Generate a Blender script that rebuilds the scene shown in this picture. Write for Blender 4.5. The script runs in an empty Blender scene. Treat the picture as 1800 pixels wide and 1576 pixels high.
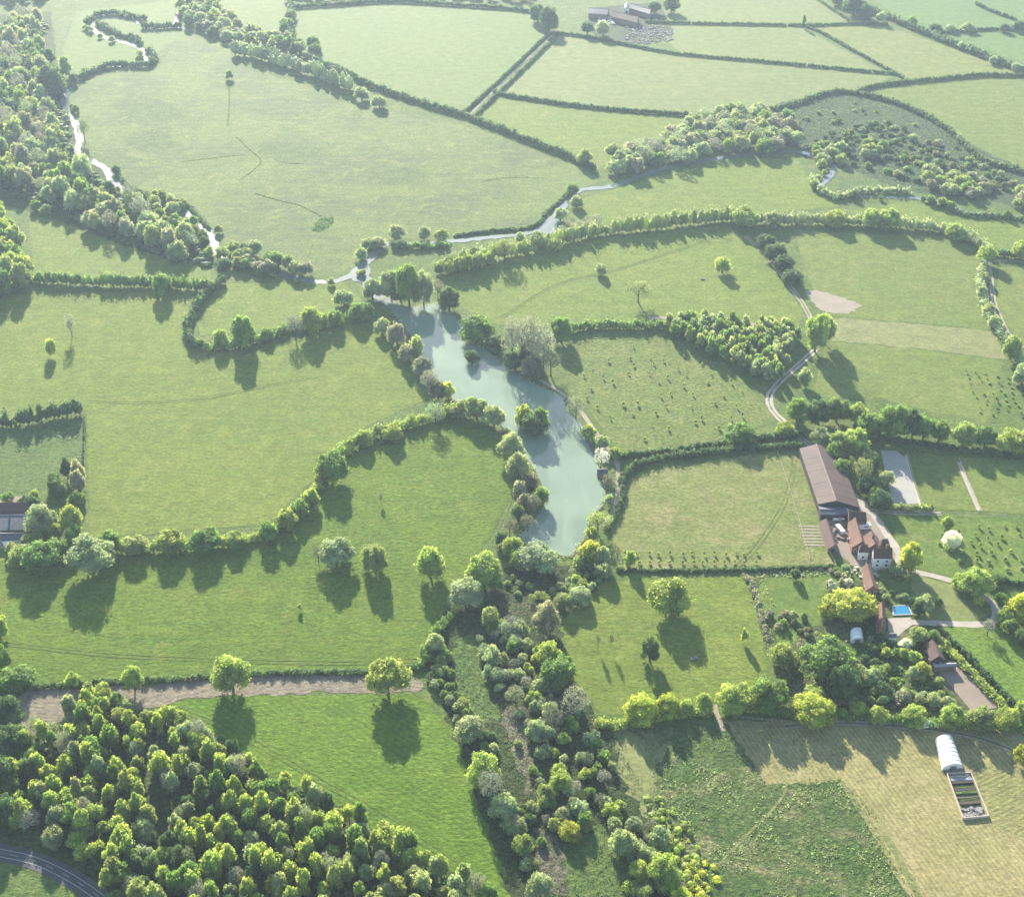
import bpy, math, random
import numpy as np
from mathutils import Vector, Matrix
from mathutils.geometry import tessellate_polygon

# ------------------------------------------------------------------ camera, sky, sun, exposure
scene = bpy.context.scene
COL = scene.collection
F, CX, CY, ALT, PITCH = 2300.0, 900.0, 788.0, 350.0, math.radians(33)
cam_d = bpy.data.cameras.new('camera')
cam = bpy.data.objects.new('camera', cam_d)
COL.objects.link(cam)
cam.location = (0, 0, ALT)
cam.rotation_euler = (math.pi / 2 - PITCH, 0, 0)
cam_d.sensor_width = 36
cam_d.lens = 36 * F / 1800
cam_d.clip_end = 20000
scene.camera = cam

SUN_EL, SUN_AZ = math.radians(22), math.radians(-11.5)      # azimuth from +Y towards +X
world = bpy.data.worlds.new('World')
scene.world = world
world.use_nodes = True
wt = world.node_tree
wt.nodes.clear()
sky = wt.nodes.new('ShaderNodeTexSky')
sky.sky_type = 'NISHITA'
sky.sun_disc = False
sky.sun_elevation = SUN_EL
sky.sun_rotation = SUN_AZ
sky.altitude = 100
sky.air_density = 1.0
sky.dust_density = 0.6
bg = wt.nodes.new('ShaderNodeBackground')
bg.inputs['Strength'].default_value = 0.10
wo = wt.nodes.new('ShaderNodeOutputWorld')
wt.links.new(sky.outputs[0], bg.inputs[0])
wt.links.new(bg.outputs[0], wo.inputs[0])

sun_d = bpy.data.lights.new('sun', 'SUN')
sun_d.energy = 5.0
sun_d.angle = math.radians(0.55)
sun_d.color = (1.0, 0.92, 0.77)
sun = bpy.data.objects.new('sun', sun_d)
COL.objects.link(sun)
to_sun = Vector((math.sin(SUN_AZ) * math.cos(SUN_EL), math.cos(SUN_AZ) * math.cos(SUN_EL), math.sin(SUN_EL)))
sun.rotation_euler = to_sun.to_track_quat('Z', 'Y').to_euler()
sun.location = (0, 600, 500)

scene.view_settings.view_transform = 'Standard'
scene.view_settings.look = 'None'
scene.view_settings.gamma = 1
scene.view_settings.exposure = 1.84
scene.view_settings.use_curve_mapping = False
scene.cycles.max_bounces = 7
scene.cycles.diffuse_bounces = 6
scene.cycles.volume_bounces = 0
scene.cycles.sample_clamp_indirect = 4.0
scene.cycles.caustics_reflective = False
scene.cycles.caustics_refractive = False
scene.cycles.transparent_max_bounces = 8
scene.cycles.use_denoising = True
HAZE_DENSITY = 0.00008

# ------------------------------------------------------------------ helpers
rng = np.random.default_rng(7)
random.seed(7)
SP, CP = math.sin(PITCH), math.cos(PITCH)


def P(px, py, z=0.0):
    """photo pixel (1800x1576) -> point of the place at height z"""
    u, v = (px - CX) / F, (CY - py) / F
    d = Vector((u, CP + v * SP, -SP + v * CP))
    t = (z - ALT) / d.z
    return Vector((d.x * t, d.y * t, z))


def S(px, py):
    """pixels of the photo per metre at that ground point, and cosine of the viewing angle"""
    v = (CY - py) / F
    dz = SP - v * CP
    t = ALT / dz
    dep = PITCH - math.atan(v)
    return F / t, math.cos(dep)


def smooth(pts, n=5, closed=False):
    pts = [Vector((p[0], p[1], 0)) for p in pts]
    if len(pts) < 3:
        return pts
    out = []
    m = len(pts)
    rngi = range(m if closed else m - 1)
    for i in rngi:
        if closed:
            p0, p1, p2, p3 = pts[(i - 1) % m], pts[i], pts[(i + 1) % m], pts[(i + 2) % m]
        else:
            p0, p1, p2, p3 = pts[max(i - 1, 0)], pts[i], pts[i + 1], pts[min(i + 2, m - 1)]
        for k in range(n):
            t = k / n
            out.append(0.5 * ((2 * p1) + (p2 - p0) * t + (2 * p0 - 5 * p1 + 4 * p2 - p3) * t * t + (3 * p1 - p0 - 3 * p2 + p3) * t ** 3))
    if not closed:
        out.append(pts[-1])
    return out


def W(pts):
    return [P(x, y) for x, y in pts]


def resample(wp, step):
    """world polyline -> points every `step` metres with unit tangents"""
    pts, tan = [], []
    acc = 0.0
    for a, b in zip(wp[:-1], wp[1:]):
        seg = b - a
        L = seg.length
        if L < 1e-6:
            continue
        d = seg / L
        s = acc
        while s < L:
            pts.append(a + d * s)
            tan.append(d)
            s += step
        acc = s - L
    return pts, tan


def tag(o, label=None, cat=None, group=None, kind=None):
    if label:
        o['label'] = label
    if cat:
        o['category'] = cat
    if group:
        o['group'] = group
    if kind:
        o['kind'] = kind
    return o


def link(name, data, mat=None, parent=None, loc=None):
    o = bpy.data.objects.new(name, data)
    COL.objects.link(o)
    if mat is not None and data is not None and not data.materials:
        data.materials.append(mat)
    if parent is not None:
        o.parent = parent
    if loc is not None:
        o.location = loc
    return o


def empty(name, loc, rz=0.0, sc=None):
    o = bpy.data.objects.new(name, None)
    COL.objects.link(o)
    o.empty_display_size = 1
    o.location = loc
    o.rotation_euler = (0, 0, rz)
    if sc:
        o.scale = sc
    return o


def mesh_np(name, verts, tris=None, quads=None, tint=None):
    me = bpy.data.meshes.new(name)
    verts = np.asarray(verts, dtype=np.float32).reshape(-1, 3)
    tris = np.zeros((0, 3), np.int32) if tris is None else np.asarray(tris, np.int32).reshape(-1, 3)
    quads = np.zeros((0, 4), np.int32) if quads is None else np.asarray(quads, np.int32).reshape(-1, 4)
    me.vertices.add(len(verts))
    me.vertices.foreach_set('co', verts.ravel())
    nl = len(tris) * 3 + len(quads) * 4
    me.loops.add(nl)
    me.loops.foreach_set('vertex_index', np.concatenate([tris.ravel(), quads.ravel()]).astype(np.int32))
    np_ = len(tris) + len(quads)
    me.polygons.add(np_)
    st = np.concatenate([np.arange(len(tris)) * 3, len(tris) * 3 + np.arange(len(quads)) * 4]).astype(np.int32)
    me.polygons.foreach_set('loop_start', st)
    if tint is not None:
        a = me.attributes.new('tint', 'FLOAT', 'POINT')
        a.data.foreach_set('value', np.asarray(tint, np.float32))
    me.update(calc_edges=True)
    return me


class MB:
    """collects simple solids into one mesh"""
    def __init__(s):
        s.v, s.f = [], []

    def add(s, vs, fs):
        n = len(s.v)
        s.v += [tuple(v) for v in vs]
        s.f += [tuple(i + n for i in f) for f in fs]
        return s

    def box(s, c, d, rz=0.0):
        c = Vector(c)
        h = Vector(d) / 2
        m = Matrix.Rotation(rz, 3, 'Z')
        vs = [c + m @ Vector((sx * h.x, sy * h.y, sz * h.z)) for sz in (-1, 1) for sx, sy in ((-1, -1), (1, -1), (1, 1), (-1, 1))]
        return s.add(vs, [(0, 3, 2, 1), (4, 5, 6, 7), (0, 1, 5, 4), (1, 2, 6, 5), (2, 3, 7, 6), (3, 0, 4, 7)])

    def tube(s, a, b, ra, rb=None, n=6):
        a, b = Vector(a), Vector(b)
        rb = ra if rb is None else rb
        q = (b - a).to_track_quat('Z', 'Y')
        vs = []
        for p, r in ((a, ra), (b, rb)):
            for k in range(n):
                t = 2 * math.pi * k / n
                vs.append(p + q @ Vector((math.cos(t) * r, math.sin(t) * r, 0)))
        fs = [(k, (k + 1) % n, n + (k + 1) % n, n + k) for k in range(n)]
        fs += [tuple(range(n - 1, -1, -1)), tuple(range(n, 2 * n))]
        return s.add(vs, fs)

    def slab(s, quad, t):
        """a quad given thickness t downwards along its normal"""
        q = [Vector(p) for p in quad]
        nrm = (q[1] - q[0]).cross(q[2] - q[0]).normalized()
        if nrm.z < 0:
            q.reverse()
            nrm = -nrm
        lo = [p - nrm * t for p in q]
        return s.add(q + lo, [(0, 1, 2, 3), (7, 6, 5, 4), (0, 4, 5, 1), (1, 5, 6, 2), (2, 6, 7, 3), (3, 7, 4, 0)])

    def build(s, name, mat, parent=None, loc=None, smooth_=False):
        me = bpy.data.meshes.new(name)
        me.from_pydata(s.v, [], s.f)
        me.update()
        if smooth_:
            for p in me.polygons:
                p.use_smooth = True
        return link(name, me, mat, parent, loc)


# ------------------------------------------------------------------ materials
def nt(name):
    m = bpy.data.materials.new(name)
    m.use_nodes = True
    t = m.node_tree
    t.nodes.clear()
    out = t.nodes.new('ShaderNodeOutputMaterial')
    return m, t, out


def node(t, typ, **kw):
    n = t.nodes.new(typ)
    for k, v in kw.items():
        if k.startswith('_'):
            setattr(n, k[1:], v)
        else:
            n.inputs[k.replace('__', ' ')].default_value = v
    return n


def mixc(t, fac, a, b, mode='MIX'):
    n = t.nodes.new('ShaderNodeMix')
    n.data_type = 'RGBA'
    n.blend_type = mode
    n.clamp_factor = True
    for sock, val in ((n.inputs['Factor'], fac), (n.inputs['A'], a), (n.inputs['B'], b)):
        if hasattr(val, 'is_linked') or hasattr(val, 'links'):
            t.links.new(val, sock)
        elif isinstance(val, (int, float)):
            sock.default_value = val if sock.type == 'VALUE' else (val, val, val, 1)
        else:
            sock.default_value = (*val[:3], 1)
    return n.outputs['Result']


def ramp(t, src, lo, hi):
    n = t.nodes.new('ShaderNodeMapRange')
    n.interpolation_type = 'SMOOTHSTEP'
    t.links.new(src, n.inputs['Value'])
    n.inputs['From Min'].default_value = lo
    n.inputs['From Max'].default_value = hi
    return n.outputs['Result']


def coords(t, rot=0.0, scale=(1, 1, 1), loc=(0, 0, 0)):
    g = t.nodes.new('ShaderNodeNewGeometry')
    m = t.nodes.new('ShaderNodeMapping')
    t.links.new(g.outputs['Position'], m.inputs['Vector'])
    m.inputs['Rotation'].default_value = (0, 0, rot)
    m.inputs['Scale'].default_value = scale
    m.inputs['Location'].default_value = loc
    return m.outputs['Vector']


def noise_(t, vec, scale, detail=3, rough=0.55, dist=0.0):
    n = t.nodes.new('ShaderNodeTexNoise')
    t.links.new(vec, n.inputs['Vector'])
    n.inputs['Scale'].default_value = scale
    n.inputs['Detail'].default_value = detail
    n.inputs['Roughness'].default_value = rough
    n.inputs['Distortion'].default_value = dist
    return n.outputs['Fac']


def grass_mat(name, a, b, dry=None, dry_amt=0.35, streak=0.0, ang=0.0, rough=0.5, speck=0.35, bump=0.3, lines=0.0, line_w=4.0, seed=0.0, patch=45.0):
    """sward: two greens in wide patches, a drier colour in smaller ones, mowing streaks, tussocks in the relief"""
    fr = lambda c: (c[0] * 0.94, c[1] * 1.03, c[2] * 0.86) if c and c[1] > c[0] * 0.98 else c
    a, b, dry = fr(a), fr(b), fr(dry)
    m, t, out = nt(name)
    v = coords(t, loc=(seed * 37.1, seed * 17.3, 0))
    big = ramp(t, noise_(t, v, 1 / patch, 3, 0.55, 0.6), 0.35, 0.65)
    col = mixc(t, big, a, b)
    if dry:
        med = ramp(t, noise_(t, v, 1 / 14.0, 5, 0.62, 0.8), 0.62 - dry_amt * 0.35, 0.86 - dry_amt * 0.3)
        col = mixc(t, med, col, dry)
    if streak > 0:
        vs = coords(t, rot=ang, scale=(0.012, 0.42, 1), loc=(seed, seed * 3.3, 0))
        st = ramp(t, noise_(t, vs, 1.0, 4, 0.6, 0.3), 0.34, 0.66)
        f = t.nodes.new('ShaderNodeMath')
        f.operation = 'MULTIPLY'
        t.links.new(st, f.inputs[0])
        f.inputs[1].default_value = streak
        col = mixc(t, f.outputs[0], col, dry or tuple(c * 1.5 for c in b))
    if lines > 0:
        vl = coords(t, rot=ang)
        wv = t.nodes.new('ShaderNodeTexWave')
        wv.wave_type = 'BANDS'
        wv.bands_direction = 'Y'
        t.links.new(vl, wv.inputs['Vector'])
        wv.inputs['Scale'].default_value = 0.314 / line_w
        wv.inputs['Distortion'].default_value = 2.5
        wv.inputs['Detail'].default_value = 2
        wv.inputs['Detail Scale'].default_value = 0.15
        f = t.nodes.new('ShaderNodeMath')
        f.operation = 'MULTIPLY'
        t.links.new(wv.outputs['Fac'], f.inputs[0])
        f.inputs[1].default_value = lines
        col = mixc(t, f.outputs[0], col, tuple(c * 1.55 for c in b))
    mo = t.nodes.new('ShaderNodeMapRange')
    t.links.new(ramp(t, noise_(t, v, 1 / 7.0, 6, 0.7, 0.4), 0.3, 0.7), mo.inputs['Value'])
    mo.inputs['To Min'].default_value = 0.83
    mo.inputs['To Max'].default_value = 1.14
    hm_ = t.nodes.new('ShaderNodeHueSaturation')
    t.links.new(col, hm_.inputs['Color'])
    t.links.new(mo.outputs['Result'], hm_.inputs['Value'])
    col = hm_.outputs['Color']
    fine = noise_(t, v, 0.55, 5, 0.72)
    fr = ramp(t, fine, 0.30, 0.72)
    br = t.nodes.new('ShaderNodeMapRange')
    t.links.new(fr, br.inputs['Value'])
    br.inputs['To Min'].default_value = 1 - speck
    br.inputs['To Max'].default_value = 1 + speck
    hsv = t.nodes.new('ShaderNodeHueSaturation')
    t.links.new(col, hsv.inputs['Color'])
    t.links.new(br.outputs['Result'], hsv.inputs['Value'])
    bs = t.nodes.new('ShaderNodeBsdfPrincipled')
    t.links.new(hsv.outputs['Color'], bs.inputs['Base Color'])
    bs.inputs['Roughness'].default_value = 0.85
    bs.inputs['Specular IOR Level'].default_value = 0.05
    va = coords(t, rot=0.1, scale=(0.6, 1.0, 1))
    bn = noise_(t, va, 0.6, 6, 0.72)
    b_ = t.nodes.new('ShaderNodeBump')
    b_.inputs['Strength'].default_value = min(1, bump * 1.0)
    b_.inputs['Distance'].default_value = 2.2
    t.links.new(bn, b_.inputs['Height'])
    t.links.new(b_.outputs[0], bs.inputs['Normal'])
    t.links.new(bs.outputs[0], out.inputs['Surface'])
    return m


def plain_mat(name, a, b=None, scale=1.0, rough=0.8, bump=0.0, spec=0.3, metal=0.0, rnd=0.0, detail=4):
    m, t, out = nt(name)
    tc = t.nodes.new('ShaderNodeTexCoord')
    v = tc.outputs['Object']
    b = b or tuple(c * 0.75 for c in a)
    n = noise_(t, v, scale, detail, 0.62, 0.2)
    col = mixc(t, ramp(t, n, 0.3, 0.7), a, b)
    n2 = noise_(t, v, scale * 9, 3, 0.6)
    col = mixc(t, ramp(t, n2, 0.4, 0.8), col, tuple(c * 0.8 for c in a))
    if rnd:
        oi = t.nodes.new('ShaderNodeObjectInfo')
        mr = t.nodes.new('ShaderNodeMapRange')
        t.links.new(oi.outputs['Random'], mr.inputs['Value'])
        mr.inputs['To Min'].default_value = 1 - rnd
        mr.inputs['To Max'].default_value = 1 + rnd
        hs = t.nodes.new('ShaderNodeHueSaturation')
        t.links.new(col, hs.inputs['Color'])
        t.links.new(mr.outputs['Result'], hs.inputs['Value'])
        col = hs.outputs['Color']
    bs = t.nodes.new('ShaderNodeBsdfPrincipled')
    t.links.new(col, bs.inputs['Base Color'])
    bs.inputs['Roughness'].default_value = rough
    bs.inputs['Specular IOR Level'].default_value = spec
    bs.inputs['Metallic'].default_value = metal
    if bump:
        b_ = t.nodes.new('ShaderNodeBump')
        b_.inputs['Strength'].default_value = bump
        b_.inputs['Distance'].default_value = 0.2
        t.links.new(n2, b_.inputs['Height'])
        t.links.new(b_.outputs[0], bs.inputs['Normal'])
    t.links.new(bs.outputs[0], out.inputs['Surface'])
    return m


def leaf_mat(name, trans=0.38):
    """foliage: the object's colour, varied per clump and leaf by the mesh's tint, part of the light passing through"""
    m, t, out = nt(name)
    oi = t.nodes.new('ShaderNodeObjectInfo')
    at = t.nodes.new('ShaderNodeAttribute')
    at.attribute_name = 'tint'
    br = t.nodes.new('ShaderNodeMapRange')
    t.links.new(at.outputs['Fac'], br.inputs['Value'])
    br.inputs['To Min'].default_value = 0.55
    br.inputs['To Max'].default_value = 1.45
    hu = t.nodes.new('ShaderNodeMapRange')
    t.links.new(at.outputs['Fac'], hu.inputs['Value'])
    hu.inputs['To Min'].default_value = 0.508
    hu.inputs['To Max'].default_value = 0.492
    hsv = t.nodes.new('ShaderNodeHueSaturation')
    t.links.new(oi.outputs['Color'], hsv.inputs['Color'])
    t.links.new(br.outputs['Result'], hsv.inputs['Value'])
    t.links.new(hu.outputs['Result'], hsv.inputs['Hue'])
    df = t.nodes.new('ShaderNodeBsdfPrincipled')
    df.inputs['Roughness'].default_value = 0.6
    df.inputs['Specular IOR Level'].default_value = 0.25
    t.links.new(hsv.outputs['Color'], df.inputs['Base Color'])
    tr = t.nodes.new('ShaderNodeBsdfTranslucent')
    warm = mixc(t, 1.0, hsv.outputs['Color'], (1.25, 1.27, 0.78), 'MULTIPLY')
    t.links.new(warm, tr.inputs['Color'])
    mx = t.nodes.new('ShaderNodeMixShader')
    mx.inputs[0].default_value = trans
    t.links.new(df.outputs[0], mx.inputs[1])
    t.links.new(tr.outputs[0], mx.inputs[2])
    t.links.new(mx.outputs[0], out.inputs['Surface'])
    return m


def water_mat(name, base, rough=0.06, ripple=0.05, scale=1.2, spec=0.6):
    m, t, out = nt(name)
    v = coords(t)
    n = ramp(t, noise_(t, v, 1 / 40.0, 3, 0.5, 0.5), 0.3, 0.7)
    col = mixc(t, n, base, tuple(c * 0.8 for c in base))
    n3 = ramp(t, noise_(t, coords(t, rot=0.35, scale=(0.09, 0.02, 1)), 1.0, 4, 0.6, 1.2), 0.45, 0.75)
    col = mixc(t, n3, col, (base[0] * 1.07, base[1] * 1.05, base[2] * 1.04))  # paler streaks in the colour stand in for wind-streaked reflections
    bs = t.nodes.new('ShaderNodeBsdfPrincipled')
    t.links.new(col, bs.inputs['Base Color'])
    bs.inputs['Roughness'].default_value = rough
    bs.inputs['IOR'].default_value = 1.33
    bs.inputs['Specular IOR Level'].default_value = spec
    wn = noise_(t, v, scale, 3, 0.6)
    b_ = t.nodes.new('ShaderNodeBump')
    b_.inputs['Strength'].default_value = ripple
    b_.inputs['Distance'].default_value = 0.3
    t.links.new(wn, b_.inputs['Height'])
    t.links.new(b_.outputs[0], bs.inputs['Normal'])
    t.links.new(bs.outputs[0], out.inputs['Surface'])
    return m


LEAF = leaf_mat('foliage', 0.6)
TWIG = leaf_mat('twigs', 0.25)
BARK = plain_mat('bark', (0.11, 0.085, 0.06), (0.06, 0.05, 0.04), 1.5, 0.9, 0.4)
SOIL = plain_mat('soil', (0.10, 0.075, 0.05), (0.07, 0.055, 0.04), 0.3, 0.95, 0.5)
TRACK = plain_mat('bare_track', (0.30, 0.25, 0.19), (0.22, 0.18, 0.13), 0.12, 0.95, 0.4)
PINKSOIL = plain_mat('pink_soil', (0.255, 0.215, 0.165), (0.205, 0.175, 0.125), 0.1, 0.95, 0.4)
GRAVEL = plain_mat('gravel', (0.36, 0.32, 0.265), (0.28, 0.245, 0.20), 0.2, 0.95, 0.4)
SAND = plain_mat('riding_sand', (0.33, 0.31, 0.27), (0.27, 0.26, 0.23), 0.15, 0.95, 0.3)
BROWNYARD = plain_mat('brown_yard', (0.24, 0.19, 0.145), (0.19, 0.155, 0.125), 0.15, 0.95, 0.3)
ASPHALT = plain_mat('asphalt', (0.075, 0.075, 0.08), (0.055, 0.055, 0.06), 0.2, 0.85, 0.2)
PAINT = plain_mat('road_paint', (0.40, 0.40, 0.39), (0.28, 0.28, 0.28), 0.5, 0.7)
LAKE = water_mat('lake_water', (0.185, 0.245, 0.175), 0.05, 0.03, 0.8, 0.42)
RIVER = water_mat('river_water', (0.13, 0.16, 0.145), 0.05, 0.03, 0.9, 0.55)
BARN_RIDGE = plain_mat('barn_ridge', (0.20, 0.15, 0.13), None, 0.3, 0.7)
ROOF_BARN = plain_mat('barn_roof_sheet', (0.082, 0.047, 0.041), (0.055, 0.036, 0.033), 0.14, 0.75, 0.15, rnd=0.16)
ROOF_TILE = plain_mat('clay_tile', (0.165, 0.086, 0.06), (0.11, 0.064, 0.05), 0.5, 0.85, 0.6)
ROOF_BROWN = plain_mat('brown_tile', (0.105, 0.06, 0.048), (0.075, 0.05, 0.042), 0.5, 0.85, 0.6)
ROOF_SLATE = plain_mat('slate_roof', (0.10, 0.105, 0.125), (0.07, 0.075, 0.09), 0.5, 0.7, 0.3)
ROOF_GREY = plain_mat('grey_sheet', (0.26, 0.27, 0.29), (0.20, 0.21, 0.23), 0.3, 0.6, 0.2)
WHITE = plain_mat('white_wall', (0.78, 0.76, 0.71), (0.70, 0.68, 0.63), 0.4, 0.8)
BRICK = plain_mat('brick_wall', (0.26, 0.12, 0.08), (0.20, 0.095, 0.065), 0.8, 0.9, 0.3)
TIMBER = plain_mat('weathered_timber', (0.22, 0.17, 0.12), (0.15, 0.12, 0.09), 0.8, 0.9, 0.3)
PALEWOOD = plain_mat('pale_timber', (0.50, 0.43, 0.33), (0.40, 0.34, 0.26), 0.8, 0.9, 0.3)
DARKTIMBER = plain_mat('black_timber', (0.05, 0.045, 0.04), (0.035, 0.03, 0.03), 0.8, 0.85, 0.3)
GLASS = plain_mat('window_glass', (0.04, 0.05, 0.06), (0.03, 0.035, 0.045), 0.5, 0.08, 0.0, 0.6)
POLY = plain_mat('polythene', (0.76, 0.76, 0.72), (0.60, 0.60, 0.55), 0.4, 0.4, 0.05, 0.5)
STEEL = plain_mat('galvanised_steel', (0.45, 0.46, 0.47), (0.36, 0.37, 0.38), 0.5, 0.45, 0.0, 0.5, 0.6)
POOLWATER = water_mat('pool_water', (0.03, 0.19, 0.33), 0.05, 0.05, 2.0)
STONE = plain_mat('pale_stone', (0.48, 0.44, 0.37), (0.40, 0.36, 0.30), 0.6, 0.9, 0.2)
RUBBER = plain_mat('tyre_rubber', (0.03, 0.03, 0.03), (0.022, 0.022, 0.022), 1.0, 0.85)
WHITEPAINT = plain_mat('white_vehicle_paint', (0.80, 0.80, 0.80), (0.74, 0.74, 0.74), 0.5, 0.3, 0.0, 0.5)
RUBBLE = plain_mat('rubble', (0.27, 0.25, 0.235), (0.16, 0.15, 0.145), 0.25, 0.95, 0.6)
BLUE = plain_mat('blue_machine_paint', (0.08, 0.14, 0.22), (0.06, 0.10, 0.17), 0.5, 0.5)

TONES = {
    'g': (0.190, 0.295, 0.075), 'y': (0.340, 0.420, 0.110), 'Y': (0.43, 0.47, 0.080), 'd': (0.105, 0.175, 0.070),
    's': (0.345, 0.405, 0.23), 'p': (0.325, 0.335, 0.25), 'w': (0.76, 0.74, 0.70), 'o': (0.315, 0.375, 0.14), 'b': (0.215, 0.220, 0.15),
}
TONEWORD = {'g': 'mid green', 'y': 'pale yellow-green', 'Y': 'bright yellow-leaved', 'd': 'dark green', 's': 'silvery grey-green',
            'p': 'pinkish brown', 'w': 'white blossoming', 'o': 'golden olive', 'b': 'brown bare-twigged'}


def tone(k, j=0.12):
    c = TONES[k]
    f = 1 + random.uniform(-j, j)
    w = random.uniform(-j, j) * 0.5
    return (c[0] * f * (1 + w), c[1] * f, c[2] * f * (1 - w), 1)

# ------------------------------------------------------------------ foliage generators
import bmesh


def ico(sub):
    bm = bmesh.new()
    bmesh.ops.create_icosphere(bm, subdivisions=sub, radius=1)
    v = np.array([x.co[:] for x in bm.verts], np.float32)
    f = np.array([[x.index for x in fc.verts] for fc in bm.faces], np.int32)
    bm.free()
    return v, f


ICO1, ICO2 = ico(1), ico(2)


def unit(n):
    d = rng.normal(size=(n, 3))
    return d / np.linalg.norm(d, axis=1, keepdims=True)


def leaf_quads(p, nrm, size, tint, jit=0.7):
    n = len(p)
    nn = nrm + jit * rng.normal(size=(n, 3)) * 0.6
    nn /= np.linalg.norm(nn, axis=1, keepdims=True) + 1e-9
    r = unit(n)
    a = np.cross(nn, r)
    a /= np.linalg.norm(a, axis=1, keepdims=True) + 1e-9
    b = np.cross(nn, a)
    s = np.asarray(size).reshape(-1, 1)
    s2 = s * rng.uniform(0.55, 0.95, (n, 1))
    v = np.stack([p + a * s, p + b * s2, p - a * s, p - b * s2], 1).reshape(-1, 3)
    q = np.arange(4 * n, dtype=np.int32).reshape(-1, 4)
    return v, q, np.repeat(tint, 4)


def lumps(c, r, nleaf, ls, ico_t=ICO1, core=0.76, rough=0.2, zmin=None, core_on=True, lump_tint=0.35):
    """many leafy lumps in one mesh: c (n,3) centres, r (n,3) radii, nleaf quads on each"""
    n = len(c)
    V, Fc, Q, T = [], [], [], []
    lt = rng.uniform(0.5 - lump_tint, 0.5 + lump_tint, n)
    base = 0
    if core_on:
        tv, tf = ico_t
        k = len(tv)
        rad = core * (1 + rough * rng.uniform(-1, 1, (n, k, 1)))
        v = c[:, None, :] + tv[None] * rad * r[:, None, :]
        V.append(v.reshape(-1, 3))
        Fc.append((tf[None] + (np.arange(n) * k)[:, None, None]).reshape(-1, 3))
        T.append(np.repeat(lt, k))
        base = n * k
    if nleaf:
        idx = np.repeat(np.arange(n), nleaf)
        d = unit(len(idx))
        d[:, 2] = np.abs(d[:, 2]) * np.where(rng.random(len(idx)) < 0.8, 1, -1)
        p = c[idx] + d * r[idx] * (rng.uniform(0.80, 1.05, (len(idx), 1)) + 0.4 * rng.random((len(idx), 1)) ** 3)
        sz = ls * rng.uniform(0.55, 1.35, len(idx))
        v, q, t = leaf_quads(p, d, sz, np.clip(lt[idx] + rng.uniform(-0.25, 0.25, len(idx)), 0, 1))
        V.append(v)
        Q.append(q + base)
        T.append(t)
    V = np.concatenate(V)
    if zmin is not None:
        V[:, 2] = np.maximum(V[:, 2], zmin)
    return V, (np.concatenate(Fc) if Fc else None), (np.concatenate(Q) if Q else None), np.concatenate(T)


def crown_mesh(name, rx, rz, cz, nl, nleaf, ls, lobe=(0.30, 0.46), core=True, zlo=-0.55, spread=(0.45, 0.74), jit=0.7, icot=ICO2, asym=0.12, cone=0.0):
    """a crown of overlapping leafy lobes in unit size (width 1, tree height 1)"""
    d = unit(nl * 4)
    d = d[d[:, 2] > zlo][:nl]
    nl = len(d)
    u = rng.uniform(*spread, (nl, 1))
    stretch = np.array([1 + rng.uniform(-asym, asym), 1 + rng.uniform(-asym, asym), 1.0])
    c = d * u * np.array([rx, rx, rz]) * stretch
    lr = rx * rng.uniform(*lobe, nl)
    if cone:
        k = 1 - cone * np.clip(c[:, 2] / rz, -0.4, 1)
        c[:, :2] *= k[:, None]
        lr *= 0.6 + 0.4 * k
    r = np.stack([lr, lr, lr * (0.55 + 0.45 * rz / rx)], 1)
    zs = rz / rx
    c[:, 2] += cz
    V, T, FC = [], [], []
    base = 0
    lt = rng.uniform(0.2, 0.8, nl)
    if core:
        tv, tf = icot
        k = len(tv)
        rad = 0.66 * (1 + 0.16 * rng.uniform(-1, 1, (nl, k, 1)))
        V.append((c[:, None] + tv[None] * rad * r[:, None]).reshape(-1, 3))
        FC.append((tf[None] + (np.arange(nl) * k)[:, None, None]).reshape(-1, 3))
        T.append(np.repeat(lt, k))
        tv, tf = ICO2
        V.append(tv * np.array([rx * .5, rx * .5, rz * .5]) + np.array([0, 0, cz]))
        FC.append(tf + nl * k)
        T.append(np.full(len(tv), 0.5))
        base = nl * k + len(tv)
    idx = rng.integers(0, nl, nleaf * 3)
    dd = unit(len(idx))
    p = c[idx] + dd * r[idx] * rng.uniform(0.80, 1.0, (len(idx), 1)) * (1 + 0.45 * rng.random((len(idx), 1)) ** 3)
    keep = np.ones(len(idx), bool)
    for j in range(nl):
        q = (p - c[j]) / r[j]
        inside = (np.einsum('ij,ij->i', q, q) < 0.55) & (idx != j)
        keep &= ~inside
    keep &= (dd[:, 2] > -0.75)
    sel = np.nonzero(keep)[0][:nleaf]
    p, dd, idx = p[sel], dd[sel], idx[sel]
    sz = ls * rng.uniform(0.55, 1.35, len(p))
    v, q, t = leaf_quads(p, dd, sz, np.clip(lt[idx] + rng.uniform(-0.28, 0.28, len(p)), 0, 1), jit)
    V.append(v)
    T.append(t)
    return mesh_np(name, np.concatenate(V), np.concatenate(FC) if FC else None, q + base, np.concatenate(T))


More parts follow.
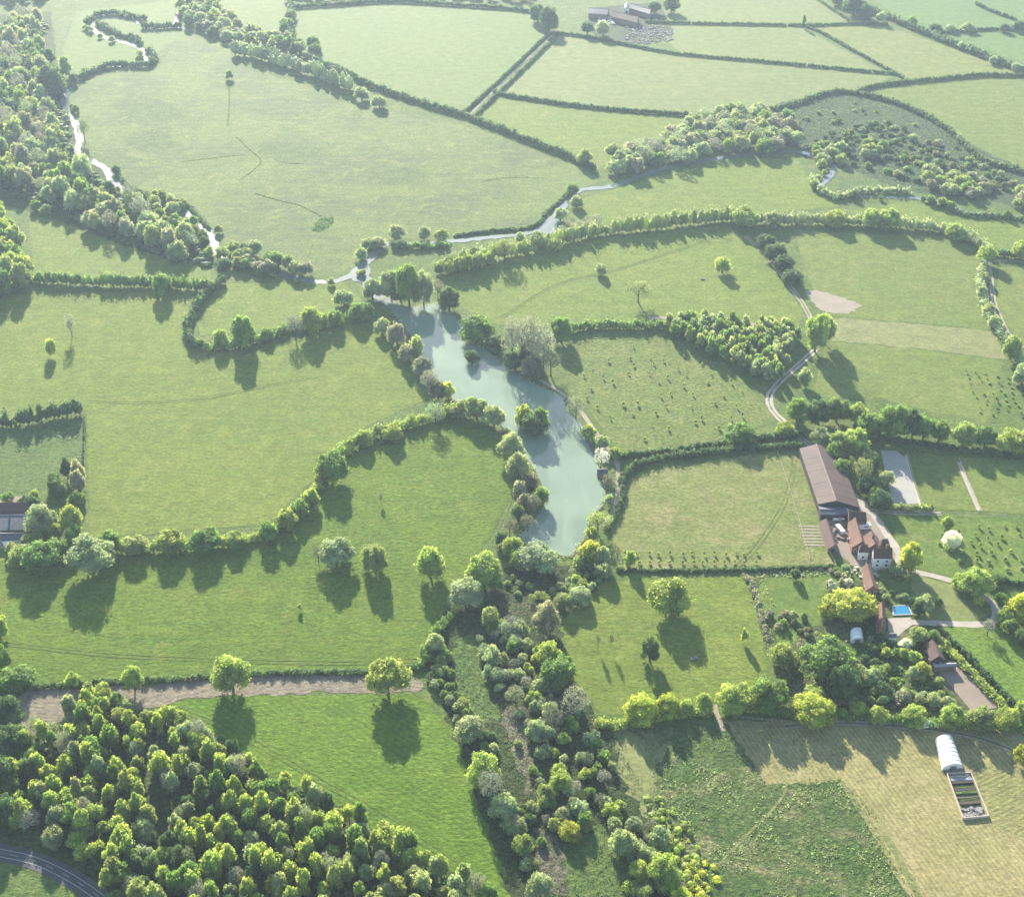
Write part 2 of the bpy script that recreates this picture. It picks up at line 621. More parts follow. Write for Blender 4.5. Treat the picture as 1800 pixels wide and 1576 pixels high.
def trunk_mesh(name, r, top, limbs, reach, up, n=8, tw=0):
    """tapered trunk with limbs, unit size"""
    mb = MB()
    mid = (random.uniform(-.02, .02), random.uniform(-.02, .02), top * 0.5)
    mb.tube((0, 0, -0.01), (0, 0, 0.03), r * 1.5, r * 1.05, n)
    mb.tube((0, 0, 0.03), mid, r * 1.05, r * 0.8, n)
    mb.tube(mid, (0, 0, top), r * 0.8, r * 0.45, n)
    for k in range(limbs):
        a = 2 * math.pi * k / limbs + random.uniform(-.4, .4)
        z0 = top * random.uniform(0.45, 0.95)
        e = Vector((math.cos(a) * reach * random.uniform(.7, 1), math.sin(a) * reach * random.uniform(.7, 1), z0 + up * random.uniform(.6, 1.1)))
        s = Vector((0, 0, z0))
        m_ = s.lerp(e, .5) + Vector((0, 0, -.02))
        mb.tube(s, m_, r * .42, r * .28, 5)
        mb.tube(m_, e, r * .28, r * .1, 5)
        for q in range(tw):
            f = m_ + Vector((random.uniform(-.16, .16), random.uniform(-.16, .16), random.uniform(.08, .22)))
            mb.tube(m_.lerp(e, random.uniform(0, .8)), f, r * .16, r * .05, 4)
    me = bpy.data.meshes.new(name)
    me.from_pydata(mb.v, [], mb.f)
    me.update()
    me.materials.append(BARK)
    return me


CROWNS, TRUNKS = {}, {}


def make_kind(kind, nvar, lods, **kw):
    CROWNS[kind] = {}
    for lod, (nleaf, ls, sub) in enumerate(lods):
        CROWNS[kind][lod] = []
        for i in range(nvar):
            me = crown_mesh(kind + '_crown', nleaf=nleaf, ls=ls, icot=ICO2 if sub == 2 else ICO1, **kw)
            me.materials.append(TWIG if kind == 'bare' else LEAF)
            CROWNS[kind][lod].append(me)


LODS = [(4200, 0.026, 2), (1800, 0.036, 1), (600, 0.058, 1)]
make_kind('oak', 5, LODS, rx=0.47, rz=0.47, cz=0.48, nl=56, lobe=(0.15, 0.36), zlo=-0.85, spread=(0.42, 0.84), asym=0.2, cone=0.34)
make_kind('standard', 4, LODS, rx=0.48, rz=0.46, cz=0.50, nl=54, lobe=(0.15, 0.34), zlo=-0.6, spread=(0.42, 0.86), asym=0.15, cone=0.34)
make_kind('tall', 4, LODS, rx=0.45, rz=0.46, cz=0.53, nl=42, lobe=(0.18, 0.36), zlo=-0.9, spread=(0.42, 0.82), cone=0.34)
make_kind('wood', 6, [(1300, 0.045, 1), (700, 0.055, 1), (300, 0.08, 1)], rx=0.46, rz=0.46, cz=0.53, nl=22, lobe=(0.2, 0.42), zlo=-0.7, spread=(0.42, 0.8), asym=0.2, cone=0.3)
make_kind('dome', 5, LODS, rx=0.47, rz=0.52, cz=0.44, nl=42, lobe=(0.17, 0.38), zlo=-0.7, spread=(0.42, 0.8), asym=0.2, cone=0.34)
make_kind('bare', 4, [(2600, 0.017, 1), (1300, 0.024, 1), (420, 0.042, 1)], rx=0.47, rz=0.42, cz=0.57, nl=40, lobe=(0.18, 0.34), core=False, jit=1.4, spread=(0.25, 0.82))
make_kind('shrub', 5, [(900, 0.055, 1), (500, 0.07, 1), (220, 0.10, 1)], rx=0.46, rz=0.55, cz=0.40, nl=16, lobe=(0.30, 0.5), zlo=-0.5)
for kind, args in {'oak': (0.035, .5, 7, .28, .2), 'standard': (0.03, .6, 7, .30, .2), 'tall': (0.035, .65, 6, .20, .2), 'wood': (0.045, .5, 3, .2, .2), 'dome': (0.04, .35, 5, .25, .25),
                   'bare': (0.03, .62, 9, .32, .25), 'shrub': (0.04, .3, 4, .25, .3)}.items():
    TRUNKS[kind] = [trunk_mesh(kind + '_trunk', *args, tw=5 if kind == 'bare' else 0) for _ in range(3)]

KINDNAME = {'oak': 'broadleaf_tree', 'standard': 'broadleaf_tree', 'tall': 'tall_tree', 'wood': 'young_tree', 'dome': 'round_tree', 'bare': 'bare_tree', 'shrub': 'shrub'}


def plant(loc, w, h, kind, tn, label, group=None, parts=True, lod=0, name=None, cat='tree'):
    """one tree: an Empty at its foot with trunk and crown, or one mesh when too small to show parts"""
    nm = name or KINDNAME[kind]
    rz = random.uniform(0, 6.28)
    col = tone(tn)
    if parts:
        e = empty(nm, loc, rz, (w, w, h))
        tag(e, label, cat, group)
        tk = link('trunk', random.choice(TRUNKS[kind]), None, e)
        cr = link('crown', random.choice(CROWNS[kind][lod]), None, e)
        cr.color = col
        return e
    o = link(nm, random.choice(CROWNS[kind][lod]), None, None, loc)
    o.rotation_euler = (0, 0, rz)
    o.scale = (w, w, h)
    o.color = col
    tag(o, label, cat, group)
    return o


def plant_px(x, top, base, wpx, kind, tn, label, group=None, **kw):
    """from what the photo shows: foot pixel, top row, crown width in pixels"""
    s, cd = S(x, base)
    lean = {'oak': .26, 'dome': .28, 'tall': .15, 'wood': .2, 'shrub': .25}.get(kind, 0)
    base -= lean * wpx * math.sqrt(1 - cd * cd)          # the crown's near edge hides the foot
    s, cd = S(x, base)
    w = wpx / s * 1.12
    h = max((base - top) / (s * cd) - w * 0.16 * math.tan(math.acos(cd)), w * 0.55)
    if 'lod' not in kw:
        kw['lod'] = 0 if wpx >= 34 else (1 if wpx > 19 else 2)
    kw.setdefault('parts', wpx >= 22 or kind == 'bare')
    if not kw['parts'] and 'lod' not in kw:
        kw['lod'] = 2
    return plant(P(x, base), w, h, kind, tn, label, group, **kw)


def in_poly(pts, x, y):
    inside = False
    j = len(pts) - 1
    for i in range(len(pts)):
        xi, yi = pts[i].x, pts[i].y
        xj, yj = pts[j].x, pts[j].y
        if (yi > y) != (yj > y) and x < (xj - xi) * (y - yi) / (yj - yi) + xi:
            inside = not inside
        j = i
    return inside


def fill(poly_px, spacing, jitter=0.38, holes=()):
    wp = W(poly_px)
    hs = [W(h) for h in holes]
    xs = [p.x for p in wp]
    ys = [p.y for p in wp]
    out = []
    y, row = min(ys), 0
    while y < max(ys):
        x = min(xs) + (row % 2) * spacing * .5
        while x < max(xs):
            a, b = x + random.uniform(-jitter, jitter) * spacing, y + random.uniform(-jitter, jitter) * spacing
            if in_poly(wp, a, b) and not any(in_poly(h, a, b) for h in hs):
                out.append(Vector((a, b, 0)))
            x += spacing
        y += spacing * 0.87
        row += 1
    out.sort(key=lambda v: v.y)
    return out


def far_lod(px_per_m):
    return 0


def hedge(pts, w, h, tn, label, name='hedge', cat='hedge', n=5, gap=0.0, leaf=None, rag=0.30, group=None, mat=None, lump=None):
    """a hedge of leafy lumps along a line; w, h in metres"""
    wp = [P(p.x, p.y) for p in smooth(pts, n)]
    s = S(*pts[len(pts) // 2])[0]
    step = lump or max(w * 0.42, 1.6 / s * 1.8)
    c, tn_ = resample(wp, step)
    if len(c) < 2:
        return None
    c0 = c[0].copy()
    cs, rs = [], []
    for p, t in zip(c, tn_):
        if gap and random.random() < gap:
            continue
        side = Vector((-t.y, t.x, 0))
        for k in range(2 if w > 2.2 else 1):
            hh = h * random.uniform(1 - rag * 1.6, 1 + rag)
            off = side * random.uniform(-.28, .28) * w
            q = p - c0 + off
            cs.append((q.x, q.y, hh * 0.46))
            rw = w * 0.5 * random.uniform(1 - rag, 1 + rag) * (0.8 if w > 2.2 else 1)
            rs.append((max(rw, step * .6), max(rw, step * .6), hh * 0.54))
    nleaf = 46 if s > 3.6 else (30 if s > 2.6 else 16)
    ls = leaf or (0.34 if s > 3.6 else (0.5 if s > 2.6 else 0.7))
    V, Fc, Q, T = lumps(np.array(cs), np.array(rs), nleaf, min(ls, h * .25), ICO1, 0.76, 0.22, zmin=-0.02)
    me = mesh_np(name, V, Fc, Q, T)
    o = link(name, me, mat or LEAF, None, c0)
    o.color = tone(tn, .06)
    tag(o, label, cat, group)
    return o


def cover(pts, label, tn, name, n_r=(0.5, 1.0), hz=(0.3, 0.6), nleaf=14, ls=0.25, kind='stuff', core=True, mat=None, cat=None, tint=0.4):
    """ground cover that nobody could count, as one object"""
    if not pts:
        return
    c0 = pts[0].copy()
    cs = np.array([(p.x - c0.x, p.y - c0.y, 0) for p in pts])
    n = len(cs)
    r = rng.uniform(*n_r, n)
    hh = rng.uniform(*hz, n)
    rs = np.stack([r, r, hh * .6], 1)
    cs[:, 2] = hh * .35
    V, Fc, Q, T = lumps(cs, rs, nleaf, ls, ICO1, 0.85, 0.25, zmin=-0.02, core_on=core, lump_tint=tint)
    o = link(name, mesh_np(name, V, Fc, Q, T), mat or LEAF, None, c0)
    o.color = tone(tn, 0.03)
    tag(o, label, cat, None, kind)
    return o


# ------------------------------------------------------------------ sheets and strips on the ground
_layer = [0.03]


def sheet(name, pts, mat, n=0, z=None, kind='structure', label=None, rag=0.0):
    q = smooth(pts, n, True) if n else [Vector((x, y, 0)) for x, y in pts]
    if z is None:
        _layer[0] += 0.0012
        z = _layer[0]
    wp = [P(p.x, p.y) for p in q]
    if rag:
        r_, _t = resample(wp + [wp[0]], 3.0 if len(wp) < 400 else 6.0)
        wp = [p + Vector((random.uniform(-rag, rag), random.uniform(-rag, rag), 0)) for p in r_]
    c0 = sum(wp, Vector()) / len(wp)
    loc = [p - c0 for p in wp]
    tr = tessellate_polygon([loc])
    fs = []
    for a, b, c in tr:
        if (loc[b] - loc[a]).cross(loc[c] - loc[a]).z < 0:
            a, b = b, a
        fs.append((a, b, c))
    me = bpy.data.meshes.new(name)
    me.from_pydata([tuple(p) for p in loc], [], fs)
    me.update()
    o = link(name, me, mat, None, (c0.x, c0.y, z))
    tag(o, label, None, None, kind)
    return o


def strip(name, pts, width, mat, z=None, n=6, kind='structure', label=None, cat=None, wob=0.0, offset=0.0, group=None):
    wp = [P(p.x, p.y) for p in smooth(pts, n)]
    if z is None:
        _layer[0] += 0.0012
        z = _layer[0]
    c0 = wp[0].copy()
    vs, fs = [], []
    for i, p in enumerate(wp):
        t = (wp[min(i + 1, len(wp) - 1)] - wp[max(i - 1, 0)]).normalized()
        s = Vector((-t.y, t.x, 0))
        wl = width * .5 * (1 + random.uniform(-wob, wob))
        wr = width * .5 * (1 + random.uniform(-wob, wob))
        q = p - c0 + s * offset
        vs += [tuple(q + s * wl), tuple(q - s * wr)]
        if i:
            fs.append((2 * i - 2, 2 * i - 1, 2 * i + 1, 2 * i))
    me = bpy.data.meshes.new(name)
    me.from_pydata(vs, [], fs)
    me.update()
    o = link(name, me, mat, None, (c0.x, c0.y, z))
    tag(o, label, cat, group, kind)
    return o


# ------------------------------------------------------------------ buildings
def building(name, label, cat, corners, eave, rise, wall, roof, axis=0, split=0.5, over=0.35, panels=1, windows=0, door=True, chimneys=0, group=None, wbottom=0.0, hip=0.0, ridge=None):
    """gabled building from the four eave corners seen in the photo (far left, far right, near right, near left).
    axis 0: ridge from the far to the near end; axis 1: ridge from left to right"""
    A, B, C, D = [P(x, y, eave) for x, y in corners]
    ctr = (A + B + C + D) / 4
    ctr.z = 0
    e = empty(name, ctr)
    tag(e, label, cat, group)
    A, B, C, D = [p - ctr for p in (A, B, C, D)]
    if axis == 1:
        A, B, C, D = B, C, D, A          # now the ridge still runs from edge AB to edge DC
    # ridge ends
    R0, R1 = A.lerp(B, split), D.lerp(C, split)
    R0.z = R1.z = eave + rise
    if hip:
        R0, R1 = R0.lerp(R1, hip), R1.lerp(R0, hip)
    dn = lambda p: Vector((p.x, p.y, 0))
    mb = MB()
    # walls as one closed body, a hand's breadth inside the eaves
    cc = (A + B + C + D) / 4
    i_ = lambda p: p + (cc - p) * (over / max((p - cc).length, 1)) * 1.0
    a, b, c, d = [i_(p) for p in (A, B, C, D)]
    r0, r1 = R0 - Vector((0, 0, .12)), R1 - Vector((0, 0, .12))
    for p in (a, b, c, d):
        p.z = eave - 0.05
    if not hip:
        r0, r1 = r0.lerp(r1, over / (r0 - r1).length), r1.lerp(r0, over / (r0 - r1).length)
    vs = [dn(a), dn(b), dn(c), dn(d), a, b, c, d, r0, r1]
    fs = [(0, 1, 5, 4), (1, 2, 6, 5), (2, 3, 7, 6), (3, 0, 4, 7)]
    fs += [(4, 5, 8), (6, 7, 9)]
    mb.add(vs, fs)
    mb.build('wall', wall, e)
    th = 0.16
    for (p0, p1, q1, q0) in ((A, D, R1, R0), (B, C, R1, R0)):
        if hip:
            m2 = MB()
            m2.slab((p0, p1, q1, q0), th)
            m2.build('roof', roof, e)
            continue
        for k in range(panels):
            f0, f1 = k / panels, (k + 1) / panels - (0.0015 if panels > 1 else 0)
            m2 = MB()
            lift = Vector((0, 0, 0.03 * (k % 2)))
            m2.slab((p0.lerp(p1, f0) + lift, p0.lerp(p1, f1) + lift, q0.lerp(q1, f1) + lift, q0.lerp(q1, f0) + lift), th)
            m2.build('roof_panel' if panels > 1 else 'roof', roof, e)
    if hip:
        for (p0, p1, q) in ((A, B, R0), (D, C, R1)):
            m2 = MB()
            nrm = (p1 - p0).cross(q - p0).normalized()
            if nrm.z < 0:
                nrm = -nrm
            lo = [p - nrm * th for p in (p0, p1, q)]
            m2.add([p0, p1, q] + lo, [(0, 1, 2), (5, 4, 3), (0, 3, 4, 1), (1, 4, 5, 2), (2, 5, 3, 0)])
            m2.build('roof', roof, e)
    m3 = MB()
    m3.tube(R0 + Vector((0, 0, .02)), R1 + Vector((0, 0, .02)), .34 if ridge else .16, .34 if ridge else .16, 6)
    m3.build('ridge', ridge or roof, e)
    # openings on the two long walls and the near end
    def on_wall(p, q, f, z0, wd, ht, nm, mat, fr=None):
        t = (q - p)
        t.z = 0
        L = t.length
        t.normalize()
        nrm = Vector((t.y, -t.x, 0))
        mid = dn(p).lerp(dn(q), f)
        if nrm.dot(mid - dn(cc)) < 0:
            nrm = -nrm
        ang = math.atan2(t.y, t.x)
        fm = MB().box(mid + nrm * .03 + Vector((0, 0, z0 + ht / 2)), (wd, .14, ht), ang)
        fo = fm.build(nm, fr or PALEWOOD, e)
        pm = MB().box(mid + nrm * .115 + Vector((0, 0, z0 + ht / 2)), (wd - .24, .04, ht - .24), ang)
        pm.build('pane' if nm == 'window' else 'leaf', mat, fo)
    if windows:
        for (p, q) in ((d, c), (a, d), (b, c)):
            L = (p - q).length
            k = max(1, min(windows, int(L / 2.6)))
            for i in range(k):
                f = (i + .5) / k
                if door and p is d and i == k // 2:
                    on_wall(p, q, f, 0.05, 1.2, 2.1, 'door', TIMBER, WHITE)
                else:
                    on_wall(p, q, f, 1.0, 1.3, 1.25, 'window', GLASS, WHITE)
                if eave > 4.6:
                    on_wall(p, q, f, 3.2, 1.2, 1.2, 'window', GLASS, WHITE)
    elif door:
        on_wall(d, c, .5, 0.05, min(3.2, (d - c).length * .45), min(2.8, eave * .85), 'door', DARKTIMBER, TIMBER)
    for k in range(chimneys):
        p = R0.lerp(R1, (k + .5) / chimneys * .8 + .1)
        ch = MB().box(p + Vector((0, 0, .6)), (.9, .7, 1.9)).build('chimney', BRICK, e)
        MB().box(p + Vector((0, 0, 1.62)), (1.1, .9, .16)).tube(p + Vector((0, 0, 1.68)), p + Vector((0, 0, 2.1)), .17, .14, 8).build('chimney_pot', ROOF_TILE, ch)
    return e

# ------------------------------------------------------------------ the ground
GA, GB, GD = (0.085, 0.120, 0.030), (0.105, 0.135, 0.036), (0.165, 0.165, 0.060)
base_grass = grass_mat('rough_grass', GA, (0.10, 0.13, 0.04), GD, 0.3, speck=0.35, bump=0.35)
gm = bpy.data.meshes.new('ground')
n_, R_ = 24, 3200.0
gm.from_pydata([((i / n_ - .5) * 2 * R_, (j / n_ - .5) * 2 * R_ + 900, 0) for j in range(n_ + 1) for i in range(n_ + 1)], [],
               [(j * (n_ + 1) + i, j * (n_ + 1) + i + 1, (j + 1) * (n_ + 1) + i + 1, (j + 1) * (n_ + 1) + i) for j in range(n_) for i in range(n_)])
tag(link('ground', gm, base_grass), 'grassland running under all fields, woods and gardens', None, None, 'structure')

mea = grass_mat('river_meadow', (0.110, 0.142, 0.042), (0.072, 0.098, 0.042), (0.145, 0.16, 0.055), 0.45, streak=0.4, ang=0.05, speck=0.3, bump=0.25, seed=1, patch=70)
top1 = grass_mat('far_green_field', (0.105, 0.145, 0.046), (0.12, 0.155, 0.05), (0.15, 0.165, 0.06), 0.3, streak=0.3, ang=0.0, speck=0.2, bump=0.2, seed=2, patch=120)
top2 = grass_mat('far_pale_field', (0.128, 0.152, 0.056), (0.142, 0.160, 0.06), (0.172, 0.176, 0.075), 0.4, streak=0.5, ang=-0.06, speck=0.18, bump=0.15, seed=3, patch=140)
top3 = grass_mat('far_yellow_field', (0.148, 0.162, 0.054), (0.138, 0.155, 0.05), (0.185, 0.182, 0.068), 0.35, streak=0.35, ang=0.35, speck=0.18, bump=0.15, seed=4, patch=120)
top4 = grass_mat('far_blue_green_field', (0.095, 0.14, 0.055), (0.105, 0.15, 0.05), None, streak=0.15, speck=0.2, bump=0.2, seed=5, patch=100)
mid1 = grass_mat('green_pasture', (0.105, 0.147, 0.029), (0.122, 0.157, 0.031), (0.165, 0.175, 0.045), 0.38, streak=0.4, ang=0.02, speck=0.27, bump=0.3, seed=6, patch=60)
mid2 = grass_mat('left_pasture', (0.103, 0.140, 0.026), (0.128, 0.158, 0.030), (0.155, 0.168, 0.040), 0.4, streak=0.45, ang=0.08, speck=0.24, bump=0.35, seed=7, patch=70)
low1 = grass_mat('rich_pasture', (0.083, 0.130, 0.018), (0.102, 0.145, 0.020), (0.14, 0.155, 0.032), 0.3, streak=0.3, ang=-0.03, speck=0.30, bump=0.5, seed=8, patch=45)
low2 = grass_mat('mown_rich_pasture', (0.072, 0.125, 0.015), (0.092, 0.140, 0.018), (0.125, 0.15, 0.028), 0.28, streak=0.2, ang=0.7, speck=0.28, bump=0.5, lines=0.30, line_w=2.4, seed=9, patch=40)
rgt1 = grass_mat('right_pasture', (0.110, 0.145, 0.036), (0.125, 0.15, 0.04), (0.16, 0.165, 0.055), 0.35, streak=0.35, ang=0.12, speck=0.22, bump=0.28, seed=10, patch=60)
tanstrip = grass_mat('dry_strip', (0.175, 0.175, 0.076), (0.16, 0.164, 0.068), (0.215, 0.198, 0.098), 0.4, streak=0.3, ang=-0.1, speck=0.2, bump=0.2, seed=11, patch=30)
padd = grass_mat('grazed_paddock', (0.122, 0.148, 0.044), (0.145, 0.158, 0.052), (0.19, 0.18, 0.072), 0.5, streak=0.3, ang=0.1, speck=0.3, bump=0.3, seed=12, patch=28)
sapf = grass_mat('planted_meadow', (0.115, 0.145, 0.042), (0.13, 0.15, 0.045), (0.165, 0.165, 0.06), 0.45, speck=0.4, bump=0.45, seed=13, patch=26)
coarse = grass_mat('coarse_meadow', (0.08, 0.12, 0.040), (0.095, 0.132, 0.042), (0.125, 0.142, 0.05), 0.4, streak=0.4, ang=0.03, speck=0.36, bump=0.6, seed=14, patch=30)
lawn = grass_mat('garden_lawn', (0.095, 0.135, 0.030), (0.11, 0.145, 0.035), (0.15, 0.155, 0.055), 0.35, speck=0.28, bump=0.2, seed=15, patch=18)
lawn2 = grass_mat('bright_lawn', (0.095, 0.15, 0.026), (0.11, 0.155, 0.030), None, speck=0.32, bump=0.35, lines=0.25, line_w=1.8, ang=0.8, seed=16, patch=22)
palelawn = grass_mat('pale_lawn', (0.155, 0.165, 0.065), (0.165, 0.172, 0.07), None, speck=0.12, bump=0.1, seed=17, patch=30)
rough = grass_mat('rough_wet_meadow', (0.068, 0.105, 0.035), (0.096, 0.125, 0.048), (0.21, 0.19, 0.10), 0.46, speck=0.5, bump=0.8, seed=18, patch=16)
hay = grass_mat('mown_hay', (0.208, 0.182, 0.080), (0.182, 0.170, 0.068), (0.26, 0.215, 0.112), 0.45, speck=0.25, bump=0.22, lines=0.6, line_w=1.7, ang=1.25, seed=19, patch=22)
haygreen = grass_mat('hay_regrowth', (0.15, 0.16, 0.055), (0.17, 0.165, 0.065), (0.22, 0.19, 0.08), 0.4, speck=0.28, bump=0.4, lines=0.6, line_w=1.7, ang=-0.5, seed=20, patch=18)
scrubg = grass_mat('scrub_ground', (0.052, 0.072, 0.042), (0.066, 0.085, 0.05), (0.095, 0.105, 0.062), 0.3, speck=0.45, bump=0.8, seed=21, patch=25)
bog = grass_mat('wet_ground', (0.04, 0.055, 0.025), (0.052, 0.068, 0.029), (0.12, 0.105, 0.06), 0.35, speck=0.5, bump=0.8, seed=22, patch=10)  # wet ground, its colour darkened for the shade between the scrub bushes
brownstrip = grass_mat('brown_strip', (0.225, 0.185, 0.142), (0.19, 0.16, 0.12), (0.165, 0.15, 0.095), 0.3, streak=0.55, ang=0.04, speck=0.3, bump=0.4, seed=31, patch=25)
mudbrown = grass_mat('reedy_mud', (0.15, 0.13, 0.10), (0.12, 0.11, 0.075), (0.21, 0.185, 0.14), 0.4, speck=0.45, bump=0.7, seed=25, patch=8)
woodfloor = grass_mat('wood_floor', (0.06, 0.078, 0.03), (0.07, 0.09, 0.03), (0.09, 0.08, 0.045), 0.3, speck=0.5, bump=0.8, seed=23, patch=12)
gardeng = grass_mat('garden_ground', (0.062, 0.088, 0.03), (0.085, 0.10, 0.042), (0.17, 0.145, 0.09), 0.4, speck=0.5, bump=0.7, seed=24, patch=7)

sheet('field', [(135, 150), (240, 122), (290, 100), (320, 62), (400, 85), (420, 118), (600, 165), (680, 195), (820, 222), (950, 268), (1040, 305), (1050, 322), (1010, 335), (980, 372), (950, 398), (850, 410), (690, 422), (640, 440), (620, 478), (540, 482), (440, 455), (385, 420), (345, 365), (245, 335), (185, 280), (140, 230)], mea, 3, label='broad pale meadow inside the bend of the river', rag=0.7)
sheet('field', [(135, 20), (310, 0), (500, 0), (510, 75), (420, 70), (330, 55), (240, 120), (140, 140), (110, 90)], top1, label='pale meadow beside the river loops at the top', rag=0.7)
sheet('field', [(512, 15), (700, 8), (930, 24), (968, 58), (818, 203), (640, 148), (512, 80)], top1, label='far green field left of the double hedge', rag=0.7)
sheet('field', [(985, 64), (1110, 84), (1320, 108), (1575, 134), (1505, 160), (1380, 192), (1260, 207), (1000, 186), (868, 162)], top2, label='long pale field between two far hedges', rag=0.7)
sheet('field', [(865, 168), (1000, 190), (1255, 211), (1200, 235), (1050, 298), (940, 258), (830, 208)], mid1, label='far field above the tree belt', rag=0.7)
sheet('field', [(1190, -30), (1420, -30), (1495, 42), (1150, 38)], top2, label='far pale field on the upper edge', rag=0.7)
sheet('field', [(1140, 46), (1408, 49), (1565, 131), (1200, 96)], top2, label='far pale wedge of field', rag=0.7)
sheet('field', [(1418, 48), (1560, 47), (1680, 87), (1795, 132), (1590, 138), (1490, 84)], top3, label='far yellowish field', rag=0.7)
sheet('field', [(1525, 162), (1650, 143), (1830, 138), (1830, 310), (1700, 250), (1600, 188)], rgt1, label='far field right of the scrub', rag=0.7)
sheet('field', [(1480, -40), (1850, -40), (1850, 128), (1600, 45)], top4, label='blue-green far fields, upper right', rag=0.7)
sheet('field', [(1020, 350), (1150, 312), (1290, 280), (1400, 278), (1432, 330), (1480, 362), (1290, 380), (1100, 402), (985, 408)], mid1, label='meadow above the curving tree hedge', rag=0.7)
sheet('field', [(1470, 310), (1490, 290), (1640, 330), (1770, 365), (1660, 355), (1540, 342), (1480, 340)], coarse, label='small green meadow inside the stream loop', rag=0.7)
sheet('field', [(1490, 372), (1600, 352), (1700, 380), (1830, 390), (1830, 450), (1740, 440), (1690, 412), (1600, 398)], mid1, label='meadow below the stream on the right', rag=0.7)
sheet('field', [(770, 482), (880, 452), (1000, 426), (1280, 396), (1330, 430), (1412, 548), (1402, 578), (1250, 564), (1000, 578), (880, 572), (800, 535)], mid1, label='meadow east of the lake head', rag=0.7)
sheet('field', [(1395, 405), (1690, 420), (1730, 460), (1712, 520), (1740, 570), (1765, 600), (1750, 580), (1465, 555), (1425, 500)], rgt1, label='green field below the tree hedge on the right', rag=0.7)
sheet('field', [(1455, 600), (1600, 612), (1765, 634), (1735, 745), (1560, 705), (1425, 697)], rgt1, label='field above the tree belt by the farm', rag=0.7)
sheet('field', [(1465, 558), (1590, 568), (1748, 582), (1768, 632), (1600, 611), (1455, 598)], tanstrip, label='dry tan strip across the field', rag=0.7)
sheet('field', [(1755, 470), (1850, 470), (1850, 640), (1790, 600), (1750, 540)], rgt1, label='field on the right edge', rag=0.7)
sheet('field', [(1015, 595), (1170, 602), (1290, 652), (1370, 740), (1240, 778), (1090, 797), (1050, 742), (1000, 672)], sapf, 0, label='meadow planted with saplings', rag=0.7)
sheet('field', [(1095, 850), (1130, 828), (1300, 803), (1402, 788), (1440, 900), (1465, 992), (1085, 1002), (1072, 940), (1090, 880)], padd, label='grazed tan paddock beside the farm', rag=0.7)
sheet('field', [(1050, 1022), (1310, 1012), (1338, 1100), (1350, 1195), (1240, 1235), (1060, 1258), (1010, 1200), (980, 1090)], mid2, label='small pasture south of the paddock', rag=0.7)
sheet('field', [(-60, 520), (340, 512), (330, 600), (440, 628), (620, 562), (660, 572), (750, 700), (640, 752), (560, 832), (470, 922), (158, 945), (153, 722), (-60, 742)], mid2, label='wide pasture west of the lake', rag=0.7)
sheet('field', [(375, 500), (600, 495), (640, 530), (600, 550), (490, 580), (350, 590), (345, 540)], mid1, label='small meadow inside the hedge loop', rag=0.7)
sheet('field', [(-60, 755), (147, 730), (147, 820), (90, 858), (-60, 880)], coarse, label='coarse meadow by the left house', rag=0.7)
sheet('field', [(-60, 985), (180, 972), (450, 955), (560, 872), (620, 800), (830, 733), (880, 780), (897, 870), (850, 960), (780, 1080), (742, 1170), (400, 1183), (-60, 1215)], low1, label='rich green pasture below the long hedge', rag=0.7)
sheet('field', [(290, 1234), (430, 1222), (735, 1220), (800, 1290), (845, 1400), (890, 1500), (930, 1620), (880, 1600), (700, 1490), (480, 1370)], low2, label='mown green field between wood and scrub', rag=0.7)
sheet('field', [(50, 375), (230, 435), (370, 472), (370, 500), (60, 485)], mid1, label='narrow meadow below the river wood', rag=0.7)
sheet('field', [(1060, 1290), (1270, 1266), (1330, 1300), (1352, 1376), (1400, 1368), (1482, 1374), (1600, 1580), (1620, 1640), (1190, 1640), (1150, 1430)], rough, label='rough tussocky meadow', rag=2.4)
sheet('field', [(1272, 1266), (1850, 1275), (1850, 1640), (1625, 1640), (1600, 1580), (1480, 1372), (1350, 1380)], hay, label='mown hay field on the lower right', rag=0.7)
sheet('field', [(1700, 1330), (1800, 1370), (1850, 1420), (1850, 1500), (1745, 1450)], haygreen, label='greener part of the hay field', rag=0.7)
sheet('field', [(1560, 795), (1830, 812), (1830, 905), (1620, 892)], rgt1, label='paddocks behind the farm', rag=0.7)
sheet('field', [(1560, 905), (1660, 902), (1830, 912), (1830, 1022), (1700, 1025), (1590, 992)], lawn, label='orchard grass behind the farmhouse', rag=0.7)
sheet('field', [(1600, 1008), (1700, 1032), (1735, 1085), (1700, 1096), (1615, 1090)], palelawn, label='pale lawn by the drive', rag=0.7)
sheet('field', [(1650, 1102), (1850, 1095), (1850, 1290), (1790, 1240)], lawn2, label='striped bright lawn right of the clipped hedge', rag=0.7)
sheet('garden_ground', [(1318, 1018), (1482, 1004), (1560, 1050), (1600, 1095), (1660, 1105), (1790, 1245), (1390, 1252), (1345, 1140)], gardeng, label='garden beds south of the farmhouse', rag=0.5)
sheet('lawn', [(1345, 1015), (1470, 1008), (1460, 1090), (1375, 1100), (1335, 1080)], lawn, 3, label='garden lawn by the big yellow tree', rag=0.4)
sheet('lawn', [(1362, 1118), (1378, 1100), (1398, 1108), (1400, 1130), (1376, 1132)], lawn2, 3, label='small round lawn', rag=0.4)
sheet('scrub_ground', [(1340, 200), (1480, 160), (1590, 186), (1720, 262), (1830, 315), (1830, 380), (1740, 352), (1600, 335), (1480, 292), (1400, 270)], scrubg, 3, label='rough scrubby hillock ground, coloured dark in place of slope shade', rag=2.5)  # flat scrub ground; the shade of a slope facing away is in its colour
sheet('wet_ground', [(830, 1000), (1010, 990), (1075, 1005), (985, 1095), (1010, 1200), (1060, 1270), (1110, 1340), (1150, 1440), (1210, 1640), (920, 1640), (850, 1440), (780, 1240), (745, 1150), (790, 1060)], bog, 0, label='wet ground below the dam, coloured darker for shade between bushes', rag=1.5)
